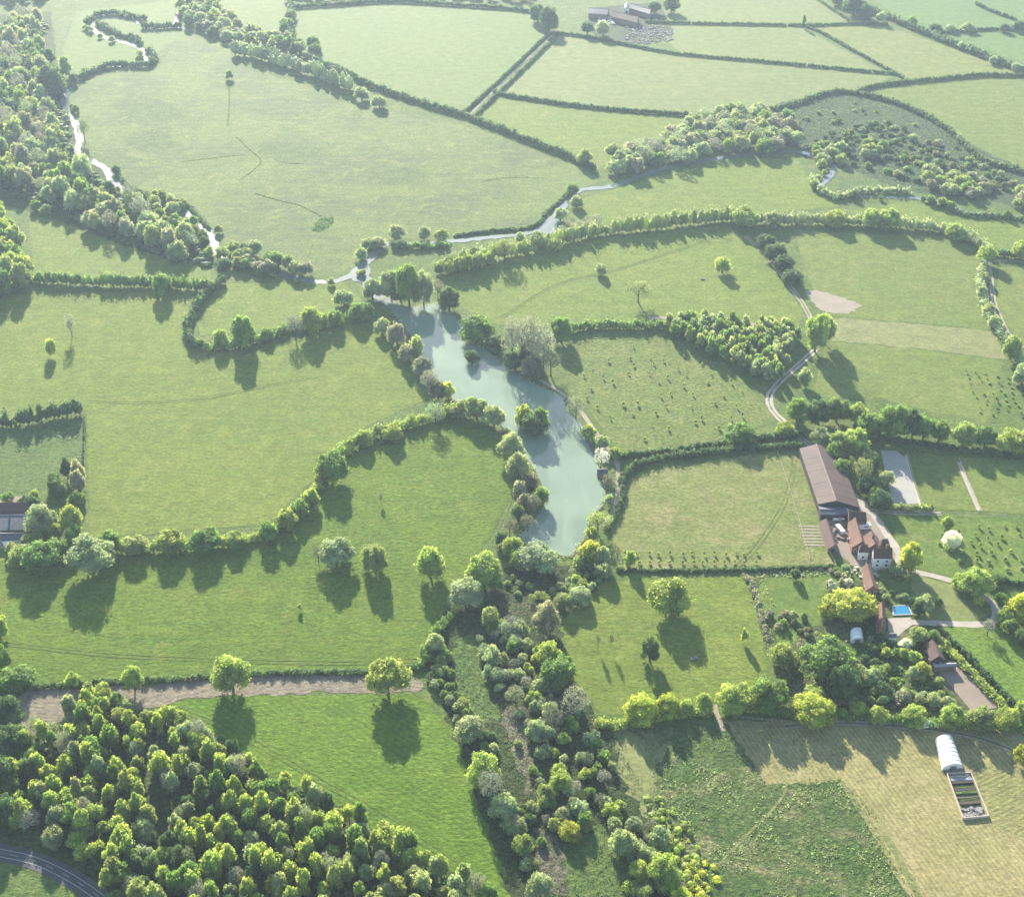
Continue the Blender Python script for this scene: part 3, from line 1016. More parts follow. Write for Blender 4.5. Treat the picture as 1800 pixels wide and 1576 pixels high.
sheet('wet_meadow', [(800, 1130), (840, 1120), (855, 1200), (880, 1260), (830, 1260), (800, 1200)], coarse, 3, label='green wet meadow strip', rag=1.6)
sheet('wet_meadow', [(1000, 1470), (1060, 1450), (1110, 1520), (1130, 1640), (1000, 1640)], coarse, 3, label='green clearing between bushes', rag=1.6)
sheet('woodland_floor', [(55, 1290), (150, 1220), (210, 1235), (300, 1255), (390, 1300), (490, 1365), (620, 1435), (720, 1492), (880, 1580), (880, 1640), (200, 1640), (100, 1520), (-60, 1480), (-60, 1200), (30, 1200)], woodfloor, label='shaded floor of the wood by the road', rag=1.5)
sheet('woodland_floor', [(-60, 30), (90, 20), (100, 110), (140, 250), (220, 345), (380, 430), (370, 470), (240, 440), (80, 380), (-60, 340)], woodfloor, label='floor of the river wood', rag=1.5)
sheet('verge', [(-60, 1525), (40, 1530), (120, 1570), (150, 1640), (-60, 1640)], coarse, label='roadside verge', rag=0.6)

damp = grass_mat('damp_sward', (0.088, 0.118, 0.042), (0.098, 0.128, 0.044), (0.075, 0.10, 0.04), 0.5, speck=0.4, bump=0.4, seed=51, patch=12)
for pl in ([(200, 182), (250, 174), (312, 188), (318, 208), (262, 214), (222, 204)], [(222, 240), (280, 230), (308, 248), (290, 266), (240, 264)], [(455, 258), (520, 250), (565, 270), (500, 290)], [(660, 302), (715, 294), (745, 312), (690, 326)]):
    sheet('damp_patch', pl, damp, 4, label='slightly darker damp grass in the broad river meadow', rag=4)
sheet('dry_grass', [(1085, 1292), (1135, 1300), (1165, 1312), (1150, 1345), (1160, 1400), (1140, 1425), (1105, 1385)], tanstrip, 4, label='dry brownish margin left of the rough meadow', rag=3)

# bare soil, tracks, roads
sheet('bare_soil', [(1420, 512), (1450, 514), (1505, 532), (1506, 545), (1470, 551), (1435, 540)], PINKSOIL, 3, label='pinkish bare soil at a field corner', rag=1.6)
sheet('track', [(45, 1216), (250, 1205), (400, 1188), (640, 1186), (734, 1190), (738, 1216), (600, 1216), (430, 1222), (330, 1228), (240, 1248), (180, 1245), (120, 1262), (50, 1295), (40, 1250)], brownstrip, 3, label='brown ploughed strip beside the low hedge', rag=1.1)
road = strip('road', [(-40, 1488), (0, 1498), (60, 1512), (120, 1540), (175, 1576), (230, 1620)], 6.6, ASPHALT, label='grey country road curving past the wood')
for (a, b) in (((-40, 1488), (60, 1512)), ((60, 1512), (230, 1620))):
    pass
strip('road_marking', [(-40, 1481.5), (0, 1491.5), (60, 1505), (120, 1532), (177, 1569), (235, 1615)], 0.22, PAINT, label='white edge line of the road')
strip('road_marking', [(-40, 1495), (0, 1505), (60, 1519), (120, 1548), (172, 1583), (225, 1625)], 0.22, PAINT, label='white edge line of the road')
cl = [P(p.x, p.y) for p in smooth([(-40, 1488), (0, 1498), (60, 1512), (120, 1540), (175, 1576), (230, 1620)], 6)]
pts_, tan_ = resample(cl, 7.0)
mb = MB()
for p, t in zip(pts_, tan_):
    mb.box(p + Vector((0, 0, 0)), (3.0, .16, .02), math.atan2(t.y, t.x))
_layer[0] += .012
tag(mb.build('centre_line', PAINT, None, (0, 0, _layer[0] + .01)), 'dashed white centre line of the road', None, None, 'structure')

TR = [
    ([(1140, 559), (1190, 560), (1250, 565), (1320, 570), (1372, 577)], 3.2, PINKSOIL, 'pale track above the young plantation'),
    ([(1437, 612), (1405, 640), (1370, 672), (1353, 695), (1356, 718), (1378, 742), (1400, 762), (1425, 782), (1470, 800)], 3.6, GRAVEL, 'pale lane bending down to the farm'),
    ([(1310, 415), (1345, 448), (1380, 492), (1410, 532), (1425, 560)], 3.0, TRACK, 'track beside the row of dark trees'),
    ([(1735, 462), (1742, 490), (1745, 520), (1752, 545), (1775, 590), (1800, 612)], 3.0, TRACK, 'track along the right hand hedge'),
    ([(1740, 460), (1770, 458), (1830, 466)], 3.0, TRACK, 'track to the right edge'),
    ([(824, 203), (895, 133), (970, 63)], 2.2, TRACK, 'straight track between the double hedges'),
    ([(1495, 870), (1516, 890), (1540, 920), (1560, 950), (1576, 975)], 6.5, GRAVEL, 'pale gravel drive past the farm buildings'),
    ([(1530, 897), (1560, 900), (1600, 902), (1655, 903)], 2.8, GRAVEL, 'pale lane to the paddocks'),
    ([(1576, 975), (1590, 998), (1640, 1012), (1690, 1026), (1730, 1048), (1748, 1065), (1750, 1085), (1735, 1096), (1690, 1097), (1640, 1095), (1570, 1093)], 3.4, GRAVEL, 'drive looping round the pale lawn'),
    ([(1066, 832), (1083, 825), (1100, 815), (1180, 790), (1260, 778), (1400, 768)], 3.2, coarse, 'grass lane between two hedges to the farm'),
    ([(950, 668), (985, 690), (1015, 715), (1040, 750), (1065, 785), (1085, 815), (1086, 850), (1084, 880), (1072, 908), (1058, 925)], 2.2, TRACK, 'footpath along the lake shore'),
    ([(1256, 1238), (1262, 1262), (1272, 1285)], 2.0, TRACK, 'narrow path through a hedge gap'),
    ([(1380, 1276), (1480, 1270), (1600, 1278), (1690, 1290), (1760, 1310), (1830, 1345)], 2.6, TRACK, 'track along the garden hedge'),
    ([(1340, 1300), (1358, 1340), (1382, 1380), (1360, 1420), (1310, 1470), (1262, 1520)], 0.9, tanstrip, 'trodden path through the rough meadow'),
    ([(1545, 1445), (1580, 1510), (1615, 1576)], 2.4, tanstrip, 'dry edge of the hay field'),
    ([(1478, 1375), (1510, 1420), (1545, 1470)], 2.2, tanstrip, 'dry field edge beside the hay'),
    ([(1686, 812), (1705, 860), (1722, 898)], 2.2, GRAVEL, 'straight pale path between paddocks'),
    ([(1592, 800), (1605, 850), (1618, 890)], 1.0, STONE, 'pale rail edge of the riding arena'),
]
for pts, wd, m_, lb in TR:
    strip('track' if wd > 1.2 else 'narrow_strip', pts, wd, m_, label=lb, wob=0.16)
    if m_ is TRACK and wd >= 2.5 or lb.startswith('pale lane'):
        strip('grass_strip', pts, .75, coarse, label='grass growing up the middle of a track', wob=.7)
sheet('riding_arena', [(1548, 792), (1575, 792), (1592, 805), (1616, 885), (1572, 888), (1560, 850)], SAND, label='grey sand riding arena')
sheet('yard', [(1650, 1180), (1682, 1172), (1718, 1196), (1766, 1242), (1708, 1250)], BROWNYARD, label='brown surfaced yard in the garden')
sheet('yard', [(1440, 885), (1500, 888), (1530, 905), (1575, 975), (1560, 1000), (1520, 1010), (1475, 975), (1452, 930)], BROWNYARD, label='farmyard between the buildings')
sheet('yard', [(1560, 1087), (1600, 1085), (1606, 1096), (1590, 1108), (1578, 1118), (1562, 1110)], GRAVEL, label='gravel yard below the pool')
sheet('yard', [(-40, 872), (60, 872), (62, 960), (-40, 968)], BROWNYARD, label='yard round the left house')
sheet('yard', [(1040, 14), (1160, 4), (1185, 60), (1120, 80), (1060, 72), (1030, 50)], scrubg, label='far farm yard')
sheet('dry_grass', [(1098, 1300), (1112, 1330), (1128, 1380), (1148, 1432), (1138, 1440), (1108, 1380), (1088, 1330)], tanstrip, 3, label='dry grass tongue beside the scrub', rag=1.6)
sheet('dry_grass', [(880, 1252), (925, 1245), (925, 1310), (940, 1360), (930, 1400), (905, 1330)], mudbrown, 3, label='bare reedy patch in the wet ground', rag=1.6)
sheet('dry_grass', [(940, 1460), (975, 1470), (1000, 1545), (990, 1576), (955, 1560)], mudbrown, 3, label='bare ground strip between bushes', rag=1.6)
for k in range(7):
    y = 925 + k * 5.5
    strip('planting_bed', [(1404 + k * 1.7, y), (1420 + k * 1.7, y), (1440 + k * 1.7, y + .5)], 1.0, TRACK, n=2, label='narrow bare bed in the paddock corner')

wheel = grass_mat('pressed_grass', (0.128, 0.152, 0.038), (0.115, 0.146, 0.036), None, speck=0.4, bump=0.3, seed=41, patch=9)
for pts, lb in [
    ([(156, 706), (250, 708), (360, 700), (480, 676), (560, 664)], 'faint wheel marks over the west pasture'),
    ([(896, 880), (880, 915), (862, 950)], 'faint wheel marks beside the lower west shore'),
    ([(300, 1240), (420, 1290), (560, 1370), (700, 1450), (830, 1540)], 'wheel marks along the edge of the road wood'),
    ([(1400, 790), (1380, 880), (1330, 960), (1290, 1000)], 'faint wheel marks over the tan paddock'),
    ([(0, 1130), (180, 1150), (380, 1160), (600, 1165), (735, 1160)], 'faint wheel marks along the low dark hedge'),
    ([(1440, 600), (1520, 690), (1560, 702)], 'faint wheel marks beyond the lane'),
    ([(880, 560), (980, 500), (1100, 470), (1280, 410)], 'faint wheel marks over the lake head meadow'),
    ]:
    for off in (-.95, .95):
        strip('wheel_mark', pts, .4, wheel, label=lb, wob=.5, offset=off)

# water
_layer[0] += .02
lake = [(672, 528), (690, 524), (700, 533), (720, 540), (745, 538), (765, 533), (782, 545), (800, 558), (812, 575), (808, 590), (818, 602), (850, 612), (870, 628), (890, 645), (915, 660), (950, 680), (985, 695), (995, 715), (1010, 735), (1025, 752), (1036, 785), (1050, 815), (1058, 850), (1064, 872), (1058, 890), (1040, 905), (1030, 940), (1012, 965), (1000, 978), (970, 972), (930, 958), (912, 945), (938, 915), (955, 890), (955, 860), (942, 830), (922, 800), (910, 765), (885, 752), (868, 735), (830, 715), (800, 705), (785, 690), (765, 665), (745, 635), (730, 602), (708, 572), (688, 547)]
_c = Vector((0, 0))
mudshore = plain_mat('shore_mud', (0.10, 0.085, 0.06), (0.07, 0.065, 0.045), 0.2, 0.9, 0.4)
cx_, cy_ = sum(p[0] for p in lake) / len(lake), sum(p[1] for p in lake) / len(lake)
sheet('lake_shore', [(x + (4 if x > cx_ - (cy_ - y) * -.45 else -4), y + (3 if y > 900 else 0)) for x, y in lake], mudshore, 4, label='muddy shore round the lake', rag=1.2)
_layer[0] += .01
sheet('lake', lake, LAKE, 4, label='long curving pale green lake')
RV = [
    ([(325, 12), (312, 30), (310, 46), (320, 52)], 8),
    ([(250, 42), (205, 32), (168, 36), (160, 48), (180, 64), (215, 74), (240, 82), (256, 96), (252, 108), (225, 114), (180, 124), (150, 136), (128, 152), (115, 172), (118, 195), (132, 218), (140, 245), (136, 268), (160, 282), (185, 298), (200, 322), (228, 338), (258, 350), (300, 360), (335, 380), (358, 398), (375, 425), (380, 445)], 9),
    ([(380, 445), (430, 465), (480, 478), (530, 492), (570, 496), (605, 490), (635, 470), (650, 455), (668, 435), (690, 428), (735, 429), (790, 425), (850, 419), (910, 413), (945, 405), (965, 392), (980, 374), (1000, 350), (1022, 334), (1065, 330), (1100, 320), (1147, 302), (1200, 290), (1280, 276), (1360, 268), (1410, 268), (1440, 280)], 9),
    ([(1468, 288), (1462, 306), (1448, 322), (1440, 334), (1475, 343), (1540, 347), (1610, 349), (1665, 360), (1700, 374), (1760, 379), (1850, 386)], 7),
    ([(635, 470), (640, 490), (660, 515), (680, 532)], 12),
]
for pts, wd in RV:
    strip('river', pts, wd * 0.62, RIVER, n=6, wob=0.3, label='winding reach of the small river')
sheet('pool_of_river', [(618, 492), (628, 470), (636, 462), (648, 466), (650, 482), (636, 494)], RIVER, 4, label='pale pool where two streams meet')
sheet('river_shallows', [(950, 402), (958, 388), (972, 382), (985, 392), (975, 408), (958, 412)], RIVER, 4, label='widened shallow reach of the river')
sheet('pond', [(563, 398), (569, 391.5), (574, 388.5), (575, 390), (570, 395.5), (565, 399)], RIVER, 4, label='small dark pond in the river meadow')

# ditches across the river meadow
DT = [([(402, 142), (403, 175), (400, 222)], 1.6), ([(320, 284), (370, 278), (430, 272)], 1.5), ([(418, 242), (438, 262), (458, 280), (450, 295), (424, 314)], 1.8),
      ([(448, 340), (490, 352), (530, 362), (565, 380)], 1.6), ([(850, 318), (895, 312), (960, 313)], 1.4), ([(845, 196), (850, 208), (870, 215)], 1.0)]
for pts, wd in DT:
    cvr = []
    c_, t_ = resample([P(p.x, p.y) for p in smooth(pts, 5)], 1.6)
    ditch = hedge(pts, wd * 0.9, 0.45, 'g', 'rushes lining a shallow ditch in the river meadow', name='rushes', cat='rushes', group='ditch rushes in the river meadow', gap=-1)
    ditch['kind'] = 'stuff'

# ------------------------------------------------------------------ hedges and tree belts
HG = [
    # pts, width, height, tone, label
    ([(418, 96), (470, 108), (520, 124), (570, 142), (618, 162)], 12, 14, 's', 'thick pale willow belt on the far edge of the river meadow'),
    ([(435, 72), (520, 96), (600, 128), (650, 152), (735, 182), (818, 206)], 5, 5, 'd', 'long dark hedge behind the pale willow belt'),
    ([(822, 208), (900, 238), (960, 262), (1005, 280), (1045, 300)], 5, 5, 'd', 'dark hedge running from the double hedge down to the river'),
    ([(813, 202), (890, 132), (963, 62)], 2.4, 2.6, 'd', 'left hedge of the straight far track'),
    ([(836, 204), (910, 133), (978, 65)], 2.4, 2.6, 'd', 'right hedge of the straight far track'),
    ([(868, 164), (900, 171), (1000, 186), (1100, 196), (1258, 207)], 3, 3, 'd', 'straight far hedge with two gaps, ending at the tree belt'),
    ([(975, 60), (1030, 66), (1105, 81), (1190, 96), (1320, 108), (1450, 120), (1570, 131)], 2.6, 2.6, 'd', 'long far hedge running from the copse to the right'),
    ([(1135, 40), (1200, 42), (1410, 46), (1500, 43), (1560, 44)], 2.6, 2.6, 'd', 'level far hedge below the top pale field'),
    ([(1412, 46), (1450, 62), (1490, 85), (1540, 112), (1588, 139)], 2.4, 2.4, 'd', 'slanting far hedge splitting two pale fields'),
    ([(1428, -6), (1460, 16), (1503, 44)], 2.4, 2.4, 'd', 'short slanting hedge at the upper edge'),
    ([(1470, -8), (1535, 22), (1600, 50), (1680, 82), (1740, 106), (1830, 140)], 7, 6, 'd', 'bushy hedge slanting down to the right edge'),
    ([(1505, 163), (1545, 152), (1650, 141), (1730, 134), (1830, 136)], 3.4, 3.2, 'd', 'curving hedge above the far right field'),
    ([(508, 16), (600, 10), (690, 5), (800, 11), (900, 18), (942, 24)], 4, 4, 'd', 'top hedge of the far green field'),
    ([(510, 12), (511, 40), (513, 70)], 4, 6, 'd', 'upright short hedge on the left of the far green field'),
    ([(1650, 60), (1720, 54), (1830, 50)], 3, 3, 'd', 'hedge between two blue-green far fields'),
    ([(1715, 8), (1745, 22), (1785, 36)], 3, 3, 'd', 'short hedge in the top right corner'),
    ([(1340, 200), (1400, 184), (1445, 168), (1480, 162)], 5, 4, 'd', 'hedge along the top left of the scrub'),
    ([(1485, 163), (1560, 178), (1620, 203), (1670, 232), (1700, 262), (1740, 288), (1830, 312)], 5, 4, 'd', 'hedge along the far right field and scrub'),
    ([(770, 482), (830, 464), (890, 452), (945, 441), (1000, 425), (1050, 414), (1110, 408), (1200, 397), (1285, 388)], 7, 10.5, 'o', 'rising left half of the curving tree hedge'),
    ([(1285, 388), (1340, 394), (1420, 394), (1500, 395), (1580, 400), (1650, 408), (1700, 422), (1735, 450)], 6, 7.5, 's', 'right half of the curving tree hedge'),
    ([(1735, 446), (1770, 452), (1830, 456)], 5, 5, 'd', 'dark hedge running to the right edge'),
    ([(1728, 468), (1722, 510), (1738, 560), (1770, 605), (1795, 650), (1830, 690)], 5, 5, 's', 'tall hedge down the right side beside a track'),
    ([(995, 585), (1040, 578), (1110, 578), (1172, 578), (1230, 585)], 5, 5, 'g', 'dark hedge between lake trees and plantation'),
    ([(1088, 806), (1150, 800), (1250, 786), (1330, 775), (1412, 768)], 2.6, 3.2, 'd', 'upper hedge of the grass lane to the farm'),
    ([(1092, 850), (1105, 832), (1130, 816), (1180, 806), (1250, 798), (1330, 792), (1408, 786)], 3.4, 3.2, 'd', 'lower hedge of the grass lane curving to the lake'),
    ([(1094, 845), (1093, 880), (1080, 910), (1065, 935)], 2.4, 2.6, 'd', 'clipped curved hedge on the lake embankment'),
    ([(800, 728), (745, 744), (700, 758), (660, 770), (625, 788), (600, 805)], 5.5, 6, 'y', 'upper part of the long curving hedge from the lake'),
    ([(570, 838), (555, 865), (535, 890), (505, 915), (475, 940), (430, 956)], 5, 5, 'y', 'bending part of the long hedge below the big tree'),
    ([(430, 956), (365, 962), (300, 968), (240, 970), (185, 972)], 5.5, 5.5, 'y', 'lower part of the long hedge to the left house'),
    ([(-40, 752), (0, 750), (40, 746), (70, 740), (110, 732), (148, 728)], 5, 8.5, 'd', 'dark hedge above the coarse left meadow'),
    ([(148, 735), (148, 770), (146, 815)], 0.8, 1.4, 'd', 'thin clipped hedge down the side of the left meadow'),
    ([(55, 495), (130, 500), (200, 503), (285, 505), (345, 510), (375, 512)], 5, 7.5, 'g', 'dark hedge below the narrow meadow'),
    ([(392, 498), (365, 520), (342, 550), (330, 580), (335, 605), (350, 612)], 5, 6, 'd', 'hedge curling round the small meadow'),
    ([(340, 608), (380, 615), (440, 605), (490, 590), (520, 578), (580, 570), (650, 560)], 5, 5, 'g', 'hedge from the curl to the lake head'),
    ([(-30, 1208), (45, 1212), (130, 1204), (240, 1198), (320, 1196), (400, 1188), (500, 1184), (640, 1182), (735, 1175)], 2.2, 1.9, 'd', 'long low dark hedge beside the brown strip'),
    ([(742, 1172), (750, 1150), (765, 1120), (790, 1085)], 4, 4, 'g', 'hedge climbing along the pasture to the dam'),
    ([(1050, 1275), (1085, 1278), (1130, 1268), (1190, 1260), (1250, 1252)], 4, 3.5, 'y', 'yellow-green hedge below the small pasture'),
    ([(1275, 1254), (1330, 1250), (1390, 1258), (1480, 1264), (1560, 1268), (1640, 1276), (1720, 1280), (1830, 1285)], 4, 3.2, 'g', 'garden boundary hedge above the hay field'),
    ([(1085, 1003), (1180, 1004), (1300, 1003), (1400, 999), (1468, 997)], 1.6, 1.4, 'd', 'low straight hedge below the tan paddock'),
    ([(1310, 1012), (1325, 1040), (1335, 1075), (1345, 1110), (1352, 1125)], 2.0, 1.6, 'p', 'brownish border hedge left of the garden lawn'),
    ([(1645, 1105), (1690, 1145), (1740, 1195), (1790, 1248)], 2.4, 2.2, 'd', 'straight clipped hedge beside the striped lawn'),
    ([(1640, 1120), (1680, 1158), (1725, 1205), (1760, 1240)], 3.5, 2.4, 'y', 'loose shrub border along the brown yard'),
    ([(1545, 768), (1620, 782), (1700, 795), (1830, 810)], 2.6, 2.4, 'd', 'dark hedge under the tree belt behind the farm'),
    ([(1568, 893), (1600, 897), (1640, 898)], 3.2, 3, 'o', 'clipped pale hedge at the end of the arena'),
    ([(1735, 1020), (1780, 1025), (1830, 1030)], 2.4, 2.2, 'd', 'dark hedge below the orchard'),
    ([(1376, 1206), (1392, 1195), (1402, 1180), (1402, 1160)], 1.2, 1.4, 'd', 'small clipped hedge bending below the big round tree'),
    ([(690, 436), (740, 437), (790, 434)], 4, 4, 'g', 'bushes on the near bank of the river by the pool'),
    ([(152, 42), (170, 30), (205, 26), (255, 36)], 6, 5, 'd', 'dark bushes round the upper river loop'),
    ([(252, 50), (290, 50), (318, 48)], 7, 6, 'd', 'square block of bushes between river loops'),
    ([(172, 44), (205, 62), (235, 70), (250, 80)], 6, 5, 'd', 'bushes on the inner bank of the river loop'),
    ([(262, 92), (272, 106), (262, 118), (240, 118), (200, 118), (165, 128), (140, 142)], 6.5, 5.5, 'd', 'bushes along the lower arm of the river loop'),
    ([(205, 305), (222, 325), (255, 342), (290, 350), (330, 362), (350, 385), (370, 405)], 3, 2, 'd', 'dark reedy bank along the meadow side of the river'),
    ([(800, 416), (860, 408), (915, 404), (945, 396), (960, 376), (985, 355), (1000, 340)], 3, 2, 'd', 'dark reeds along the far bank of the river'),
    ([(1425, 318), (1440, 336), (1470, 350), (1520, 340), (1600, 340)], 5, 4.5, 's', 'bushes round the stream bend on the right'),
    ([(1620, 352), (1660, 364), (1690, 378), (1740, 382), (1800, 388)], 4, 3, 'd', 'bushes along the lower stream on the right'),
]
for pts, w, h, tn, lb in HG:
    hedge(pts, w, h, tn, lb, gap=0.015 if w < 3 else 0.0)

# ------------------------------------------------------------------ trees one by one: foot x, top y, foot y, crown width (photo pixels), kind, tone
ORD = ['first', 'second', 'third', 'fourth', 'fifth', 'sixth', 'seventh', 'eighth', 'ninth', 'tenth', 'eleventh', 'twelfth', 'thirteenth', 'fourteenth',
       'fifteenth', 'sixteenth', 'seventeenth', 'eighteenth', 'nineteenth', 'twentieth']
KW = {'oak': 'spreading', 'standard': 'spreading', 'tall': 'upright', 'wood': 'young', 'dome': 'rounded', 'bare': 'twiggy', 'shrub': 'bushy'}


def row(group, where, end, items, named=None, cat='tree'):
    """trees of one row, told apart by look and by their place counted from a named end"""
    n = len(items)
    for i, (x, top, base, w, kind, tn) in enumerate(items):
        o = ORD[i] if i < 20 else None
        for lb in ('%s %s tree %s' % (TONEWORD[tn], KW[kind], where), '%s tree %s' % (TONEWORD[tn], where), '%s tree %s' % (TONEWORD[tn].split()[-1], where)):
            if n > 1:
                lb += ', %s from %s' % (o, end)
            if len(lb.replace('-', ' ').split()) <= 16:
                break
        plant_px(x, top, base, w, kind, tn, lb, group, cat=cat)


def one(label, x, top, base, w, kind, tn, group=None, **kw):
    plant_px(x, top, base, w, kind, tn, label, group, **kw)


one('small pale round tree beside the brown strip, nearest the left edge', 130, 1178, 1206, 28, 'standard', 'y')
one('pale slender-stemmed tree standing in the brown strip just above the wood', 238, 1168, 1212, 40, 'standard', 'y')
one('spreading pale oak with visible trunk in the middle of the brown strip', 410, 1150, 1212, 66, 'standard', 'y')
one('largest spreading oak of the brown strip, at its right end', 682, 1154, 1217, 74, 'standard', 'y')
row('trees on the left edge by the wood', 'on the left edge beside the wood', 'the pasture', [
    (2, 1070, 1130, 36, 'oak', 'y'), (32, 1165, 1216, 62, 'oak', 'g'), (2, 1130, 1180, 40, 'oak', 'g'), (12, 1222, 1285, 62, 'oak', 'd'), (28, 1268, 1330, 58, 'oak', 'd'),
    (5, 1320, 1390, 62, 'tall', 'd'), (8, 1390, 1455, 56, 'oak', 'd')])
row('trees round the left house', 'in the garden of the left house', 'the coarse meadow end', [
    (120, 800, 842, 26, 'tall', 'd'), (140, 805, 852, 26, 'tall', 'p'), (98, 825, 862, 26, 'dome', 'd'), (139, 822, 868, 26, 'tall', 'p'), (104, 834, 886, 36, 'tall', 'd'),
    (137, 858, 894, 30, 'dome', 'g'), (46, 866, 892, 24, 'dome', 'd'), (62, 858, 885, 22, 'dome', 'y'), (78, 880, 946, 52, 'dome', 's'), (130, 880, 940, 40, 'dome', 'y'), (95, 912, 952, 36, 'oak', 'y'),
    (132, 915, 960, 30, 'dome', 'g'), (66, 930, 968, 36, 'dome', 'g'), (105, 938, 985, 44, 'oak', 'g')])
row('big trees at the left end of the long hedge', 'at the left end of the long hedge', 'the house', [
    (40, 950, 998, 46, 'oak', 'o'), (76, 945, 1010, 66, 'oak', 'g'), (166, 935, 1015, 78, 'oak', 's')])
row('trees in the long hedge', 'in the long hedge of the west pasture', 'its left end', [
    (196, 927, 975, 44, 'oak', 'g'), (240, 934, 978, 46, 'oak', 'o'), (303, 925, 976, 54, 'oak', 'y'), (363, 921, 975, 54, 'oak', 'g'), (415, 929, 966, 38, 'oak', 'y'),
    (474, 912, 956, 33, 'oak', 'g'), (505, 889, 936, 40, 'oak', 'y'), (530, 873, 912, 30, 'oak', 'g'), (549, 854, 892, 26, 'oak', 'y'), (584, 786, 852, 58, 'oak', 'g'),
    (640, 752, 788, 34, 'oak', 'y'), (690, 742, 778, 34, 'oak', 'y'), (765, 706, 746, 36, 'bare', 's')])
one('tall rounded tree with pale top standing alone, left of the three on the pasture', 592, 940, 1000, 58, 'dome', 's', 'three lone trees on the rich pasture')
one('narrow rounded tree standing alone between two lone trees on the pasture', 660, 944, 1010, 46, 'dome', 'o', 'three lone trees on the rich pasture')
one('leafy yellow-green lone tree nearest the dam, right of the three on the pasture', 757, 955, 1024, 54, 'oak', 'y', 'three lone trees on the rich pasture')
one('small dark leafless bush at the foot of the pale lone tree', 560, 955, 986, 22, 'bare', 'b')
one('thin bare sapling alone in the middle of the rich pasture', 670, 866, 884, 10, 'bare', 'b')
one('tiny pale sapling alone low on the rich pasture', 527, 1060, 1074, 8, 'wood', 'y')
one('large dark-leaved tree towering over the curl of the hedge', 430, 548, 616, 46, 'oak', 'g')
one('small pale round tree alone on the west pasture', 92, 590, 628, 20, 'oak', 'y')
one('faint half-bare tree just above the small round one on the west pasture', 127, 548, 592, 20, 'bare', 'p')
row('trees on the dam', 'on the dam below the lake', 'its left end', [
    (850, 965, 1036, 62, 'oak', 'y'), (822, 1012, 1070, 66, 'dome', 's'), (900, 940, 982, 38, 'oak', 'y'), (944, 952, 1010, 74, 'dome', 's'), (910, 968, 1004, 34, 'dome', 'g'),
    (870, 1010, 1045, 32, 'wood', 'g'), (1036, 946, 992, 42, 'oak', 'Y'), (1058, 955, 1000, 30, 'dome', 's'), (1050, 895, 936, 44, 'bare', 'y'), (1040, 920, 956, 24, 'dome', 'y'), (1020, 968, 1000, 26, 'dome', 'o'),
    (1062, 985, 1020, 30, 'dome', 's'), (1020, 1028, 1066, 44, 'dome', 's'), (992, 1040, 1074, 34, 'dome', 'o'), (960, 1052, 1118, 44, 'dome', 'p')])
row('trees along the east edge of the scrub', 'on the east edge of the wet scrub', 'the dam', [
    (966, 1120, 1178, 46, 'oak', 'y'), (982, 1140, 1218, 64, 'oak', 'g'), (1008, 1205, 1262, 52, 'bare', 'p')])
row('trees along the west edge of the scrub', 'on the west edge of the wet scrub', 'the pasture end', [
    (765, 1108, 1152, 34, 'dome', 's'), (826, 1258, 1306, 56, 'dome', 's'), (851, 1316, 1384, 56, 'oak', 'y'), (862, 1350, 1410, 46, 'bare', 'p'), (886, 1392, 1444, 52, 'dome', 's'), (905, 1432, 1468, 40, 'dome', 's'),
    (919, 1467, 1504, 38, 'oak', 'y'), (950, 1532, 1585, 42, 'dome', 's')])
one('golden young tree standing out among the grey scrub', 1002, 1442, 1478, 38, 'oak', 'Y')
one('pale round tree at the lower end of the scrub, casting a long shadow', 1095, 1455, 1512, 46, 'dome', 's')
one('leafy round tree at the lower edge right of the scrub', 1166, 1495, 1566, 58, 'oak', 'y')
one('bright yellow-green bush cut by the lower edge of the photo', 1195, 1560, 1600, 46, 'oak', 'Y')
one('big yellow-green double-crowned tree alone on the small pasture', 1175, 1013, 1086, 74, 'oak', 'y')
one('small dark tree alone below the double-crowned tree', 1142, 1112, 1168, 36, 'oak', 'd')
one('left of two thin bare poles of trees on the small pasture', 1051, 1112, 1142, 9, 'bare', 'b', 'two thin bare trees')
one('right of two thin bare poles of trees on the small pasture', 1074, 1110, 1140, 9, 'bare', 'b', 'two thin bare trees')
one('thin sapling on the small pasture near the garden', 1308, 1103, 1132, 14, 'wood', 'y')
row('trees in the hedge above the hay field', 'in the hedge above the rough meadow', 'the scrub', [
    (1125, 1217, 1276, 62, 'oak', 'Y'), (1172, 1215, 1264, 46, 'oak', 'Y'), (1206, 1226, 1258, 28, 'dome', 'y'), (1236, 1215, 1250, 30, 'dome', 'y'), (1290, 1194, 1258, 62, 'oak', 'y'), (1350, 1186, 1254, 68, 'oak', 'g')])
one('bright yellow wide bush tree at the corner above the hay field', 1428, 1232, 1280, 80, 'oak', 'Y')
one('huge round mid green tree dominating the lower garden', 1452, 1117, 1200, 92, 'oak', 'g')
one('dark part of the garden clump below the huge round tree', 1478, 1165, 1230, 50, 'tall', 'd')
one('pale green tree beside the small round lawn', 1374, 1128, 1176, 52, 'oak', 'y')
one('large yellow-green tree beside the orange roofed building', 1496, 1028, 1094, 86, 'oak', 'Y')
one('pale young shoot of tree left of the large yellow-green tree', 1455, 1055, 1090, 34, 'dome', 'Y')
one('pale mixed tree below the huge round tree', 1430, 1200, 1238, 40, 'oak', 'y')
row('round trees along the garden boundary', 'in the row along the garden boundary', 'the yellow corner tree', [
    (1540, 1240, 1278, 36, 'dome', 'y'), (1606, 1236, 1278, 46, 'oak', 'y'), (1671, 1234, 1284, 48, 'oak', 'y'), (1722, 1239, 1288, 50, 'oak', 'o'), (1764, 1238, 1286, 46, 'oak', 'y'), (1796, 1230, 1270, 36, 'oak', 'y')])
one('bright yellow bush on the right edge above the hay field', 1794, 1304, 1346, 34, 'oak', 'Y')
